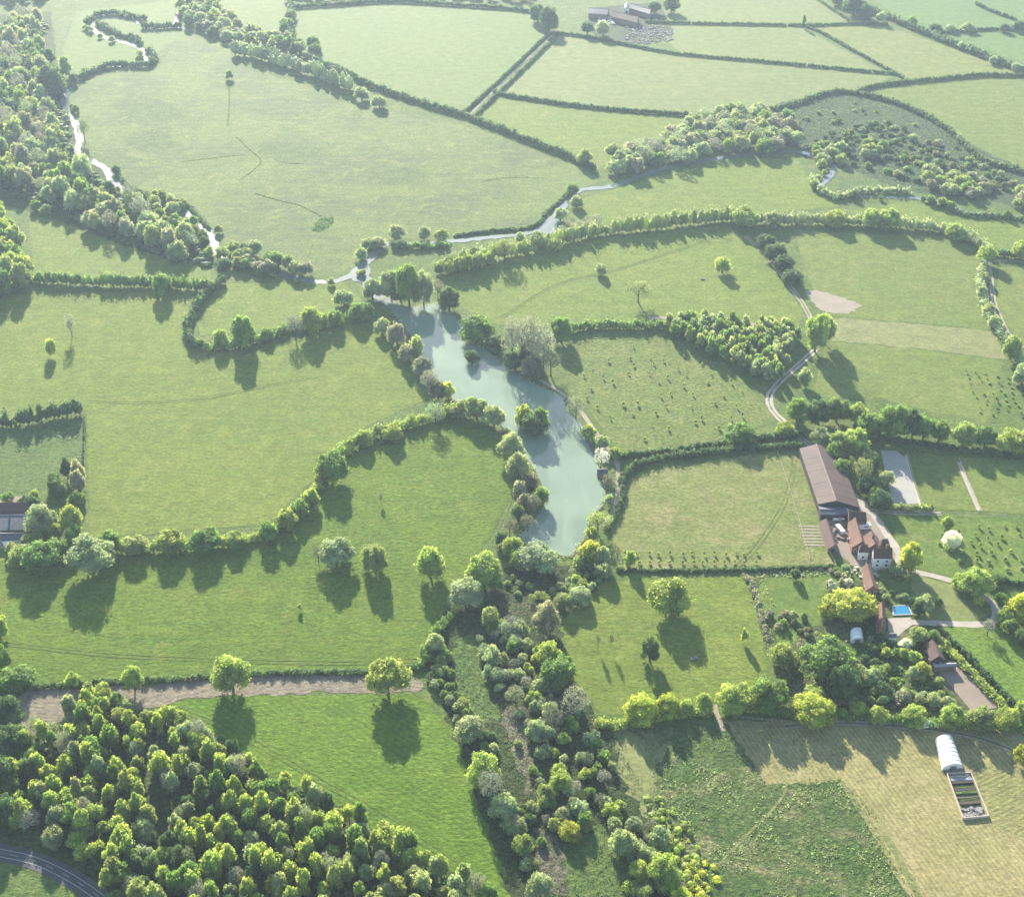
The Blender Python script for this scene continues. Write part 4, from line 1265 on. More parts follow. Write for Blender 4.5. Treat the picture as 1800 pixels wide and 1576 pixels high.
one('yellow tree beside the white gabled farmhouse', 1597, 946, 1010, 42, 'oak', 'Y')
one('pale small tree at the corner of the farmhouse drive', 1578, 986, 1016, 28, 'dome', 's')
one('white blossoming tree in the orchard', 1672, 930, 964, 34, 'dome', 'w')
one('pale tree just behind the white blossoming tree', 1665, 904, 932, 24, 'oak', 'y')
one('white blossoming bush beside the garden yard', 1590, 1119, 1144, 24, 'dome', 'w')
row('trees round the pale lawn', 'around the pale lawn', 'the orchard corner', [
    (1712, 994, 1052, 62, 'oak', 'y'), (1690, 1005, 1040, 36, 'dome', 'y'), (1745, 1005, 1030, 34, 'dome', 'g'), (1719, 1045, 1068, 20, 'oak', 'Y'), (1760, 1040, 1062, 24, 'dome', 'g'), (1793, 1034, 1104, 52, 'oak', 'Y'),
    (1768, 1062, 1098, 40, 'oak', 'y'), (1773, 1084, 1118, 28, 'oak', 'g'), (1735, 1088, 1116, 26, 'bare', 'p'), (1795, 1100, 1140, 30, 'oak', 'd'), (1648, 1046, 1070, 16, 'dome', 'g')])
row('tree belt north of the farm', 'in the tree belt behind the farm', 'the lane', [
    (1400, 694, 748, 42, 'oak', 'g'), (1438, 696, 752, 44, 'oak', 'd'), (1470, 692, 748, 42, 'oak', 'g'), (1503, 702, 748, 40, 'oak', 'y'), (1522, 718, 776, 50, 'oak', 'g'), (1566, 703, 778, 58, 'oak', 'g'),
    (1602, 712, 776, 34, 'oak', 'd'), (1622, 720, 778, 44, 'oak', 'g'), (1650, 734, 780, 32, 'oak', 'g'), (1692, 737, 788, 46, 'oak', 'y'), (1730, 744, 790, 42, 'oak', 'g'), (1776, 748, 798, 52, 'oak', 'y'), (1808, 745, 800, 40, 'oak', 'o')])
row('trees beside the big barn', 'in the strip between barn and arena', 'the lane', [
    (1440, 743, 790, 36, 'dome', 's'), (1470, 752, 800, 38, 'oak', 'o'), (1502, 746, 806, 52, 'oak', 'y'), (1466, 774, 814, 38, 'dome', 'g'), (1522, 784, 830, 42, 'oak', 'd'), (1480, 803, 840, 36, 'oak', 'g'),
    (1512, 802, 850, 36, 'bare', 'o'), (1558, 822, 856, 26, 'dome', 's'), (1526, 834, 872, 42, 'oak', 'd'), (1536, 852, 885, 24, 'dome', 'g'), (1546, 858, 900, 42, 'oak', 'd')])
one('tall leafy copse tree at the bend of the lane', 1432, 543, 622, 46, 'tall', 'y')
one('second copse tree close behind the tall one at the lane bend', 1450, 548, 606, 36, 'tall', 'o')
one('spreading tree on the upper lane hedge', 1300, 739, 784, 56, 'oak', 'g')
one('small pale tree where the lane meets the hedge', 1380, 737, 768, 34, 'oak', 'y')
one('lone pale bush beside the lane bend', 1413, 642, 680, 24, 'dome', 's')
row('dark trees in the slanting row', 'in the slanting row beside a track', 'the tree hedge', [
    (1347, 406, 440, 36, 'dome', 'd'), (1364, 424, 460, 38, 'dome', 'd'), (1377, 441, 478, 38, 'dome', 'd'), (1391, 468, 502, 38, 'dome', 'd')])
row('big trees of the curving tree hedge', 'in the curving tree hedge', 'the river pool', [
    (790, 455, 485, 26, 'tall', 'y'), (806, 448, 482, 24, 'tall', 'o'), (822, 442, 478, 26, 'tall', 'y'), (842, 438, 474, 26, 'tall', 'o'), (860, 440, 468, 22, 'tall', 'y'), (887, 414, 460, 40, 'bare', 'o'), (975, 415, 445, 28, 'oak', 'y'),
    (1308, 359, 405, 48, 'oak', 'y'), (1356, 367, 402, 32, 'oak', 's'), (1466, 363, 402, 40, 'oak', 'y'), (1530, 363, 406, 42, 'oak', 'y'), (1562, 362, 408, 46, 'oak', 'y'), (1678, 387, 424, 38, 'oak', 'y'),
    (1733, 426, 466, 32, 'oak', 'y'), (1793, 418, 460, 36, 'oak', 'y')])
row('trees of the right side hedge', 'in the hedge down the right side', 'its top', [
    (1728, 475, 500, 22, 'dome', 'o'), (1724, 500, 528, 20, 'dome', 's'), (1735, 528, 560, 22, 'dome', 's'), (1748, 550, 580, 22, 'dome', 's'), (1775, 584, 636, 34, 'oak', 'y'), (1795, 632, 680, 36, 'dome', 's')])
one('pale small tree alone in the meadow east of the lake head', 1269, 447, 482, 30, 'oak', 'y')
one('group of sparse slender stems in the lake head meadow', 1122, 488, 532, 44, 'bare', 'o')
one('small grey bush near the tree hedge in the lake head meadow', 1056, 460, 486, 20, 'dome', 's')
row('trees at the lake head', 'at the upper end of the lake', 'its left', [
    (605, 505, 540, 32, 'dome', 's'), (640, 525, 562, 36, 'dome', 'g'), (655, 485, 530, 36, 'dome', 's'), (688, 468, 530, 40, 'oak', 's'), (720, 452, 545, 44, 'tall', 'g'), (745, 470, 540, 36, 'tall', 's'),
    (705, 492, 535, 34, 'dome', 'd'), (790, 500, 552, 42, 'oak', 'd'), (770, 490, 528, 26, 'bare', 'p')])
row('trees on the east shore of the upper lake', 'on the upper east shore of the lake', 'the lake head', [
    (838, 546, 604, 54, 'oak', 'g'), (872, 584, 622, 40, 'dome', 'd'), (900, 555, 640, 42, 'bare', 'p'), (928, 545, 645, 58, 'bare', 'p'), (955, 570, 652, 52, 'bare', 'p'), (986, 552, 606, 44, 'oak', 'g'),
    (905, 612, 652, 44, 'dome', 'd'), (935, 620, 668, 42, 'dome', 'b'), (968, 610, 660, 40, 'bare', 'b'), (930, 585, 640, 44, 'oak', 's')])
row('trees on the lower east shore', 'on the lower east shore of the lake', 'the bare trees', [
    (1012, 690, 736, 34, 'bare', 's'), (1034, 741, 774, 24, 'dome', 'y'), (1058, 760, 792, 24, 'oak', 's'), (1056, 784, 824, 28, 'bare', 'w'), (1080, 783, 808, 22, 'dome', 'y'), (1068, 832, 864, 26, 'bare', 'b'), (1071, 864, 890, 18, 'dome', 's')])
row('trees on the two lake islands', 'crowding the larger lake island', 'its left side', [(921, 706, 752, 34, 'oak', 'Y'), (936, 718, 770, 44, 'oak', 'd'), (950, 712, 762, 30, 'oak', 'g')])
one('small dark bush tree on the tiny lake island', 828, 611, 642, 28, 'dome', 'd')
row('trees on the west shore', 'on the west shore of the upper lake', 'the lake head', [
    (672, 555, 590, 32, 'dome', 's'), (698, 562, 608, 36, 'dome', 'p'), (716, 598, 640, 30, 'dome', 'p'), (732, 584, 632, 26, 'oak', 'o'), (742, 622, 664, 36, 'dome', 'p'), (756, 648, 692, 34, 'bare', 'p'), (770, 662, 704, 28, 'dome', 'b'),
    (788, 666, 702, 24, 'oak', 'Y')])
row('trees at the joint of hedge and lake', 'where the long hedge meets the lake', 'the hedge', [
    (815, 700, 736, 32, 'oak', 'o'), (838, 692, 742, 46, 'oak', 'o'), (868, 708, 756, 40, 'dome', 's'), (800, 712, 740, 24, 'dome', 'b')])
row('trees on the lower west shore', 'on the lower west shore of the lake', 'the hedge joint', [
    (898, 756, 812, 42, 'dome', 's'), (912, 788, 846, 38, 'dome', 's'), (932, 824, 868, 30, 'dome', 'b'), (914, 838, 880, 26, 'dome', 'p'), (950, 850, 892, 32, 'oak', 'g'), (922, 862, 902, 32, 'dome', 'b'),
    (940, 868, 905, 28, 'bare', 'b'), (910, 884, 920, 30, 'dome', 'd'), (928, 900, 935, 26, 'bare', 'b'), (896, 905, 942, 28, 'bare', 'b'), (882, 930, 962, 26, 'dome', 'd'), (890, 945, 978, 24, 'dome', 'b')])
row('trees in the hedge to the lake head', 'in the hedge below the small meadow', 'the curl', [
    (390, 572, 612, 24, 'dome', 'y'), (470, 572, 600, 22, 'dome', 'g'), (520, 548, 594, 36, 'bare', 'p'), (547, 533, 590, 42, 'oak', 'y'), (568, 545, 582, 26, 'oak', 'y'), (590, 540, 578, 30, 'oak', 'g'), (630, 528, 568, 34, 'oak', 'g')])
one('round grey-green tree in the hedge below the narrow meadow', 286, 476, 524, 36, 'oak', 'g')
row('trees along the streams near the pool', 'beside the pool where the streams meet', 'the meadow pond side', [
    (650, 415, 440, 26, 'dome', 's'), (634, 432, 458, 22, 'dome', 's'), (663, 414, 438, 30, 'dome', 's'), (698, 392, 424, 28, 'oak', 's'), (745, 394, 422, 26, 'oak', 's'), (776, 400, 424, 26, 'oak', 'y'),
    (915, 405, 430, 20, 'dome', 's'), (945, 402, 428, 24, 'dome', 's'), (985, 362, 390, 24, 'dome', 's'), (1014, 340, 368, 26, 'dome', 's'), (1006, 320, 345, 26, 'dome', 'g'), (1028, 258, 292, 28, 'oak', 'o')])
one('small round tree alone at the head of a ditch in the river meadow', 404, 121, 141, 17, 'dome', 's')
one('pale round tree at the right end of the willow belt', 636, 150, 178, 27, 'dome', 's', 'lone trees beside the willow belt')
one('smaller pale round tree standing apart past the willow belt', 667, 165, 192, 24, 'dome', 's', 'lone trees beside the willow belt')
row('trees below the far farm', 'in the copse by the far farm', 'its left', [
    (945, 3, 40, 30, 'oak', 'd'), (965, 5, 56, 36, 'oak', 'd'), (1032, 36, 62, 26, 'tall', 'd'), (1060, 34, 66, 30, 'oak', 's'), (1150, 0, 25, 24, 'oak', 'd'), (1180, -8, 24, 28, 'oak', 'd'), (1412, 26, 50, 8, 'tall', 'd')])
row('trees of the slanting top right hedge', 'in the slanting hedge at the top right', 'the upper edge', [
    (1500, -12, 28, 40, 'oak', 'd'), (1480, -20, 12, 36, 'oak', 'd'), (1520, 5, 36, 34, 'oak', 'd'), (1547, 18, 42, 18, 'dome', 's'), (1603, 27, 48, 22, 'dome', 'g'), (1642, 40, 58, 26, 'dome', 'd'), (1670, 42, 58, 22, 'dome', 's'), (1700, 40, 58, 26, 'dome', 's'),
    (1765, 40, 58, 20, 'dome', 'd'), (1790, 34, 56, 26, 'dome', 'd'), (1690, 72, 88, 18, 'dome', 's'), (1745, 98, 114, 18, 'dome', 's'), (1785, 108, 128, 20, 'dome', 's')])

# ------------------------------------------------------------------ woods
ROADWOOD = [(60, 1300), (150, 1228), (205, 1240), (300, 1262), (385, 1305), (485, 1372), (560, 1405), (615, 1440), (715, 1495), (800, 1538), (885, 1590), (900, 1625), (220, 1625), (170, 1540), (110, 1500), (20, 1462), (25, 1380), (35, 1330)]
RIDE = [(238, 1235), (256, 1240), (270, 1330), (280, 1410), (306, 1470), (296, 1500), (268, 1490), (258, 1400), (250, 1320)]
pts = fill(ROADWOOD, 6.15, 0.42, holes=[RIDE])
for i, p in enumerate(pts):
    w = random.uniform(4.8, 7.8)
    near_road = in_poly(W([(0, 1440), (120, 1420), (300, 1490), (380, 1640), (150, 1640)]), p.x, p.y)
    w *= 1.2 if near_road else 1
    r = random.random() + (.16 if near_road else 0)
    k, tn = ('wood', random.choice('yyyygos')) if r < .78 else (('bare', random.choice('pps')) if r < .87 else ('oak', random.choice('gds')))
    bx, by = p.x, p.y
    wh = 'left of the dark ride' if in_poly(W([(-100, 1200), (246, 1200), (262, 1440), (270, 1640), (-100, 1640)]), bx, by) else ('right of the ride towards the road end' if by < P(0, 1450).y else 'right of the ride near its upper edge')
    lb = {'wood': '%s young tree packed among others in the wood by the road', 'bare': '%s half-bare tree among leafy ones in the wood by the road', 'oak': '%s fuller tree inside the wood by the road'}[k] % TONEWORD[tn]
    lb = lb.replace('packed among others ', '').replace('among leafy ones ', '').replace('the wood by the road', 'the road wood, ' + wh)
    plant(p, w, random.uniform(6.5, 13), k, tn, lb, 'trees of the wood by the road', True, 0, name='woodland_tree')
row('edge trees of the wood', 'on the upper tip of the wood by the road', 'its left', [(160, 1198, 1228, 26, 'wood', 'o'), (184, 1195, 1232, 28, 'wood', 'y'), (150, 1225, 1262, 26, 'wood', 'Y'), (215, 1225, 1262, 40, 'oak', 'g'), (262, 1245, 1282, 34, 'oak', 'o'), (355, 1280, 1322, 40, 'oak', 'Y')])
cover(fill(ROADWOOD, 3.2, 0.45, holes=[RIDE]), 'dark bramble undergrowth on the floor of the wood by the road', 'd', 'undergrowth', (1.0, 1.8), (0.6, 1.6), 8, .35)

RIVERWOOD = [(-70, 60), (30, 40), (66, 30), (84, 48), (70, 72), (78, 108), (112, 118), (128, 150), (104, 178), (118, 220), (126, 262), (150, 295), (178, 320), (210, 352), (250, 372), (262, 400), (330, 425), (372, 440), (372, 470), (300, 462), (230, 432), (140, 398), (70, 355), (-70, 330)]
river_line = [P(p.x, p.y) for p in smooth(RV[1][0], 4)]
pts = [p for p in fill(RIVERWOOD, 14.0, 0.42) if min((p - q).length for q in river_line) > 15]
for p in pts:
    w = random.uniform(11, 17)
    k = random.choice(['oak', 'oak', 'dome', 'oak', 'bare'])
    tn = random.choice('sssgopd') if k != 'bare' else random.choice('psp')
    plant(p, w, random.uniform(13, 21), k, tn, '%s %s tree in the river wood, %s' % (TONEWORD[tn], KW[k], 'at its lower end by the hedge' if p.y < P(0, 370).y else ('along its middle stretch' if p.y < P(0, 210).y else 'at its far upper end')), 'trees of the river wood', False, 1, name='river_wood_tree')
cover(fill(RIVERWOOD, 7.5, 0.45), 'dark undergrowth filling the river wood', 'd', 'undergrowth', (3, 5), (2, 4), 10, .8)
LEFTWOOD = [(-70, 375), (-10, 380), (25, 400), (40, 440), (55, 480), (50, 515), (10, 535), (-70, 560)]
for p in fill(LEFTWOOD, 11, 0.4):
    tn = random.choice('sgoy')
    plant(p, random.uniform(11, 16), random.uniform(16, 23), 'oak', tn, '%s spreading tree in the small wood on the left edge' % TONEWORD[tn], 'trees of the left edge wood', False, 1, name='wood_edge_tree')
TOPLEFT = [(320, -30), (370, -5), (400, 30), (440, 62), (480, 78), (500, 92), (430, 80), (380, 70), (330, 48), (318, 20)]
for p in fill(TOPLEFT, 14, 0.4):
    tn = random.choice('ssopd')
    plant(p, random.uniform(12, 18), random.uniform(10, 15), random.choice(['oak', 'dome']), tn, '%s tree in the far clump right of the river loops' % TONEWORD[tn], 'trees of the far river clump', False, 2, name='far_tree')
TOPBELT = [(-60, 6), (60, 8), (130, -12), (160, -30), (60, -30), (-60, -20)]
for p in fill(TOPBELT, 17, 0.4):
    tn = random.choice('sood')
    plant(p, random.uniform(13, 18), random.uniform(10, 14), 'dome', tn, '%s tree in the top left corner belt' % TONEWORD[tn], 'trees of the top left belt', False, 2, name='far_tree')
for pl in ([(430, 60), (500, 70), (560, 86), (560, 100), (500, 92)], [(500, 30), (520, 30), (516, 72), (500, 72)]):
    for p in fill(pl, 12, 0.4):
        tn = random.choice('sgd')
        plant(p, random.uniform(10, 15), random.uniform(9, 13), 'dome', tn, '%s tree scattered along the far hedge of the river meadow' % TONEWORD[tn], 'trees along the far hedge', False, 2, name='far_tree')
for pl, sp in (([(505, 8), (690, 2), (690, -10), (505, -6)], 16), ([(700, -8), (900, 6), (940, 10), (940, -10), (700, -25)], 15)):
    for p in fill(pl, sp, 0.4):
        tn = random.choice('ssd')
        plant(p, random.uniform(10, 15), random.uniform(8, 12), 'dome', tn, '%s tree along the top edge hedge' % TONEWORD[tn], 'trees along the top edge', False, 2, name='far_tree')
TREEBELT = [(1058, 305), (1064, 280), (1110, 268), (1150, 252), (1205, 222), (1265, 205), (1330, 198), (1398, 222), (1404, 258), (1360, 272), (1285, 272), (1240, 282), (1190, 296), (1140, 296), (1100, 312)]
for p in fill(TREEBELT, 11.5, 0.42):
    tn = random.choice('ssppogs')
    plant(p, random.uniform(11, 17), random.uniform(10, 15), random.choice(['oak', 'dome', 'bare', 'oak']), tn, '%s tree in the belt beside the scrubby hillock, %s' % (TONEWORD[tn], 'towards the river' if p.x < P(1210, 255).x else 'towards the hillock'), 'trees of the far belt', False, 1, name='belt_tree')
RIVERTREES = [(385, 455), (400, 440), (440, 445), (500, 458), (540, 478), (560, 488), (500, 492), (440, 482), (390, 480)]
for p in fill(RIVERTREES, 9, 0.42):
    tn = random.choice('sopgd')
    plant(p, random.uniform(8, 12), random.uniform(7, 11), random.choice(['oak', 'dome', 'dome']), tn, '%s tree in the cluster below the river meadow' % TONEWORD[tn], 'trees below the river meadow', False, 1, name='riverside_tree')
PLANTATION = [(1165, 575), (1200, 566), (1262, 568), (1330, 578), (1384, 582), (1404, 594), (1394, 622), (1376, 655), (1360, 682), (1335, 672), (1290, 645), (1240, 625), (1185, 603)]
for p in fill(PLANTATION, 6.0, 0.4):
    tn = random.choice('ssgoog')
    plant(p, random.uniform(6, 8.5), random.uniform(8.5, 11.5), 'wood', tn, '%s young tree in the triangular plantation, %s' % (TONEWORD[tn], 'at the hedge end' if p.x < P(1260, 600).x else ('in the corner by the lane' if p.x > P(1345, 620).x else 'in its middle')), 'trees of the triangular plantation', False, 1, name='plantation_tree')
SIDEBITS = [([(60, 350), (100, 372), (92, 384), (60, 376)], 9), ([(262, 372), (300, 372), (330, 395), (345, 420), (330, 420), (280, 395)], 10), ([(255, 348), (285, 350), (330, 365), (320, 372), (270, 362)], 9)]
for pl, sp in SIDEBITS:
    for p in fill(pl, sp, 0.4):
        tn = random.choice('sgo')
        plant(p, random.uniform(7, 10), random.uniform(6, 9), 'dome', tn, '%s bush tree on the near bank of the river' % TONEWORD[tn], 'bushes on the river bank', False, 2, name='bank_tree')

# ------------------------------------------------------------------ scrub
SCRUB = [(845, 1098), (890, 1088), (925, 1110), (950, 1150), (960, 1210), (1010, 1245), (1050, 1295), (1080, 1350), (1100, 1420), (1150, 1430), (1170, 1500), (1210, 1600), (1120, 1600), (1090, 1530), (1060, 1450), (1010, 1470), (960, 1460), (945, 1360), (928, 1290), (900, 1235), (868, 1215), (838, 1165)]
for p in fill(SCRUB, 5.2, 0.45):
    if random.random() < .12:
        continue
    r = random.random()
    w = random.uniform(3.4, 6.6) if r < .88 else random.uniform(6.6, 9)
    k = random.choice(['dome', 'wood', 'shrub', 'dome', 'bare'])
    tn = random.choice('ssssgyyo') if k != 'bare' else random.choice('spb')
    plant(p, w, w * random.uniform(.75, 1.15), k, tn, '%s %s bush in the wet scrub, %s' % (TONEWORD[tn], KW[k], 'just below the dam' if p.y > P(0, 1200).y else ('beside the rough meadow' if p.y > P(0, 1380).y else 'at its lower end')), 'bushes of the wet scrub', w > 6.4, 0 if w > 6 else 1, name='scrub_bush', cat='bush')
WSCRUB = [(745, 1150), (765, 1125), (790, 1150), (795, 1195), (818, 1230), (835, 1262), (868, 1300), (880, 1330), (862, 1330), (830, 1300), (800, 1262), (760, 1215), (742, 1180)]
for p in fill(WSCRUB, 4.4, 0.42):
    tn = random.choice('sggdo')
    w = random.uniform(3.4, 6.2)
    plant(p, w, w * random.uniform(.7, 1.0), random.choice(['dome', 'shrub']), tn, '%s low bush on the pasture edge of the wet scrub' % TONEWORD[tn], 'bushes along the scrub edge', False, 1, name='scrub_bush', cat='bush')
LOWSCRUB = [(880, 1420), (910, 1400), (940, 1440), (950, 1500), (945, 1560), (925, 1530), (905, 1480)]
for p in fill(LOWSCRUB, 4.2, 0.42):
    tn = random.choice('sgdo')
    w = random.uniform(3, 5)
    plant(p, w, w * random.uniform(.7, 1.0), 'dome', tn, '%s low bush under the lower scrub trees' % TONEWORD[tn], 'bushes of the lower scrub', False, 1, name='scrub_bush', cat='bush')
DAM = [(870, 1010), (905, 1020), (960, 1048), (985, 1030), (1010, 1000), (1040, 995), (1070, 1010), (1040, 1040), (1000, 1050), (960, 1068), (900, 1045)]
for p in fill(DAM, 4.2, 0.42):
    tn = random.choice('sgwoy')
    tn = 's' if tn == 'w' else tn
    w = random.uniform(2.8, 5)
    plant(p, w, w * random.uniform(.7, 1.0), random.choice(['dome', 'shrub', 'bare']), tn, '%s low bush on the dam slope' % TONEWORD[tn], 'bushes on the dam slope', False, 1, name='dam_bush', cat='bush')
cover(fill([(800, 1010), (1040, 995), (985, 1095), (1010, 1200), (1060, 1270), (1110, 1340), (1150, 1440), (1200, 1600), (930, 1600), (860, 1440), (780, 1220), (760, 1130)], 2.3, 0.48),
      'tangled sedge and bramble over the wet ground', 'd', 'undergrowth', (0.6, 1.6), (0.3, 0.9), 14, .22, tint=.45, core=False)  # dark tone stands in for shade in the gaps between bushes
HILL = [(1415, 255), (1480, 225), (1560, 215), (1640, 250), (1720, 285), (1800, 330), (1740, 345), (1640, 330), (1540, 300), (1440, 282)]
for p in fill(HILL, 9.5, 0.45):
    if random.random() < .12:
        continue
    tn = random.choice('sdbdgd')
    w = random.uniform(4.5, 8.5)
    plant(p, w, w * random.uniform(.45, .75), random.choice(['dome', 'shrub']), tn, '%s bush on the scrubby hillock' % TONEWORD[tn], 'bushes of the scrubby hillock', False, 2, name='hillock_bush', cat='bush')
for pl, sp, nm in (([(1600, 320), (1640, 305), (1720, 320), (1755, 335), (1740, 352), (1660, 345)], 9, 'front of the hillock'), ([(1505, 265), (1530, 250), (1552, 258), (1548, 285), (1510, 285)], 10, 'middle of the hillock'), ([(1420, 290), (1440, 262), (1480, 268), (1480, 290), (1450, 300)], 8, 'left foot of the hillock'), ([(1780, 345), (1830, 340), (1830, 375), (1790, 372)], 9, 'right foot of the hillock')):
    for p in fill(pl, sp, 0.4):
        tn = random.choice('sogp')
        w = random.uniform(8, 12)
        plant(p, w, w * .85, 'dome', tn, '%s tree in the clump at the %s' % (TONEWORD[tn], nm), 'tree clumps of the hillock', False, 1, name='hillock_tree')
cover(fill([(1350, 200), (1480, 164), (1590, 190), (1720, 265), (1800, 318), (1740, 348), (1600, 330), (1480, 290), (1410, 265)], 4.2, 0.48), 'bracken and rough growth over the hillock, dark tone standing in for slope shade', 'd', 'bracken', (.8, 2.0), (0.2, 0.7), 9, .45, core=False)  # dark growth also carries the painted shade of the slope
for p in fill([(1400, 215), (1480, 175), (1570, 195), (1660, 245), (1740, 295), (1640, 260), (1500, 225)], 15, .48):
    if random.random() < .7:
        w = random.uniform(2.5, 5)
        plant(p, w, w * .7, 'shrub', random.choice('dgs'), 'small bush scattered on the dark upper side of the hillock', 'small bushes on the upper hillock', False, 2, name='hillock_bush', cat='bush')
for pts_r, sd in ((RV[1][0], -1), (RV[1][0][8:], 1), (RV[2][0][:7], -1), (RV[3][0], -1)):
    c_, t_ = resample([P(p.x, p.y) for p in smooth(pts_r, 5)], 9.0)
    for p, t in zip(c_, t_):
        if random.random() < (.42 if sd < 0 else .12):
            q = p + Vector((-t.y, t.x, 0)) * sd * random.uniform(3.5, 6.5)
            w = random.uniform(4.5, 8.5)
            plant(q, w, w * random.uniform(.7, 1), random.choice(['dome', 'oak', 'shrub']), random.choice('sgod'), 'bush leaning over the bank of the winding river', 'bushes along the winding river', False, 2, name='bank_bush', cat='bush')
for p in fill([(885, 1245), (935, 1240), (950, 1310), (965, 1380), (985, 1470), (1010, 1560), (975, 1570), (945, 1470), (925, 1400), (895, 1320)], 7.5, .46):
    if random.random() < .6:
        w = random.uniform(2.2, 4.6)
        tn = random.choice('ssgo')
        plant(p, w, w * .85, random.choice(['dome', 'shrub']), tn, '%s small bush in the reedy strip through the scrub' % TONEWORD[tn], 'bushes of the reedy strip', False, 1, name='scrub_bush', cat='bush')
row('trees hiding the left house', 'against the walls of the left house', 'the back', [(58, 868, 898, 26, 'oak', 'd'), (60, 905, 935, 24, 'dome', 'g'), (52, 934, 962, 26, 'oak', 's'), (14, 862, 884, 24, 'oak', 'g'), (22, 950, 976, 22, 'dome', 'o')])
PINK = [(985, 408), (1000, 392), (1050, 388), (1060, 398), (1000, 412)]
for p in fill(PINK, 6, 0.4):
    plant(p, random.uniform(5, 8), random.uniform(4, 6), 'bare', 'p', 'pinkish leafless bush above the tree hedge near the river', 'pinkish bushes by the river', False, 1, name='river_bush', cat='bush')
row('river bend trees', 'on the river bank left of the meadow', 'the upper loop', [(150, 205, 250, 22, 'bare', 'o'), (95, 105, 172, 52, 'oak', 'd'), (130, 128, 150, 18, 'dome', 'd'), (272, 340, 366, 26, 'dome', 's'), (306, 350, 378, 22, 'dome', 's')])
cover(fill([(880, 1255), (925, 1248), (942, 1310), (958, 1370), (935, 1400), (898, 1330)], 1.6, .48), 'pale dead reeds in the wet ground', 'p', 'reeds', (.5, 1.0), (.4, 1.0), 12, .16, core=False)
cover(fill([(940, 1462), (975, 1472), (1000, 1545), (990, 1580), (955, 1560)], 1.6, .48), 'brown sedge on the bare strip', 'b', 'sedge', (.4, .9), (.3, .6), 12, .16, core=False)
ROUGH = [(1140, 1310), (1262, 1285), (1345, 1390), (1475, 1385), (1600, 1590), (1200, 1590), (1155, 1430)]
from mathutils import noise as mnoise


def clumpy(p, sc, thr, seed=0.0):
    return mnoise.fractal(Vector((p.x / sc + seed, p.y / sc, seed)), 1.0, 2.0, 4) + random.uniform(-.28, .28) > thr


ROUGH = [(1130, 1300), (1268, 1278), (1350, 1378), (1485, 1370), (1620, 1600), (1190, 1600), (1145, 1430)]
cover([p for p in fill(ROUGH, 1.35, .5) if clumpy(p, 14, .08)], 'dark green tussocks over the rough meadow', 'd', 'tussocks', (.25, .85), (.10, .4), 12, .13, tint=.5, core=False)
cover([p for p in fill(ROUGH, 1.5, .5) if clumpy(p, 11, .12, 5.0)], 'fresh green tussocks over the rough meadow', 'g', 'fresh_tussocks', (.25, .8), (.12, .4), 12, .13, tint=.5, core=False)
cover([p for p in fill(ROUGH, 1.5, .5) if clumpy(p, 13, .08, 9.0)], 'pale dry tussocks over the rough meadow', 's', 'dry_tussocks', (.3, 1.0), (.15, .5), 11, .22, tint=.5, core=False)
cover([p for p in fill([(1470, 1365), (1500, 1385), (1560, 1450), (1640, 1600), (1600, 1600), (1480, 1390), (1350, 1388), (1345, 1372)], 1.6, .5) if clumpy(p, 9, .05, 3.0)], 'scattered tussocks along the border of rough meadow and hay', 'd', 'border_tussocks', (.25, .8), (.12, .4), 9, .18, tint=.5, core=False)
cover(fill([(1290, 1275), (1380, 1285), (1500, 1300), (1500, 1340), (1400, 1370), (1345, 1340)], 2.2, .5), 'tall dead grass at the shaded end of the hay field', 's', 'dead_grass', (.5, 1.1), (.12, .3), 8, .2, core=False)
cover(fill([(1135, 1400), (1165, 1395), (1230, 1480), (1230, 1576), (1190, 1560), (1150, 1480)], 3.2, .45), 'bramble bushes at the scrub side of the rough meadow', 'y', 'brambles', (.7, 2.2), (.6, 2.2), 24, .22)
cover(fill([(1210, 1510), (1250, 1505), (1262, 1550), (1240, 1590), (1200, 1590)], 3.0, .45), 'yellow gorse thicket at the lower edge', 'Y', 'gorse', (1.0, 1.8), (1.0, 2.0), 22, .3)

# ------------------------------------------------------------------ small planted things
def saplings(poly, sp, label, group, w=(1.0, 1.9), h=(1.6, 2.8), tn='yg', prob=1.0, kind='wood', name='sapling'):
    for p in fill(poly, sp, 0.32):
        if random.random() < prob:
            plant(p, random.uniform(*w), random.uniform(*h), kind, random.choice(tn), label, group, False, 2, name=name, cat='sapling')


saplings([(1025, 605), (1165, 612), (1280, 660), (1350, 730), (1235, 770), (1095, 788), (1055, 738), (1012, 675)], 11.5, 'small young tree planted in the meadow east of the lake', 'saplings in the planted meadow', (1.0, 2.2), (1.3, 3.0), 'yoys', .78)
saplings([(1650, 925), (1800, 918), (1800, 1015), (1690, 1005), (1650, 960)], 6.6, 'small fruit tree planted in the orchard behind the farmhouse', 'fruit trees in the orchard', (1.2, 2.5), (1.3, 2.6), 'oysy', .9)
for i in range(13):
    x = 1102 + i * 19
    for y in (974 + (i % 2) * 2, 990):
        plant(P(x + random.uniform(-4, 4), y), random.uniform(1.2, 1.9), random.uniform(1.6, 2.5), 'wood', 'y', 'small pale sapling in the two rows along the lower paddock hedge', 'saplings along the paddock hedge', None, False, 2, 'sapling', 'sapling') if False else plant(P(x + random.uniform(-4, 4), y), random.uniform(1.2, 1.9), random.uniform(1.6, 2.5), 'wood', 'y', 'small pale sapling in the two rows along the lower paddock hedge', 'saplings along the paddock hedge', parts=False, lod=2, name='sapling', cat='sapling')
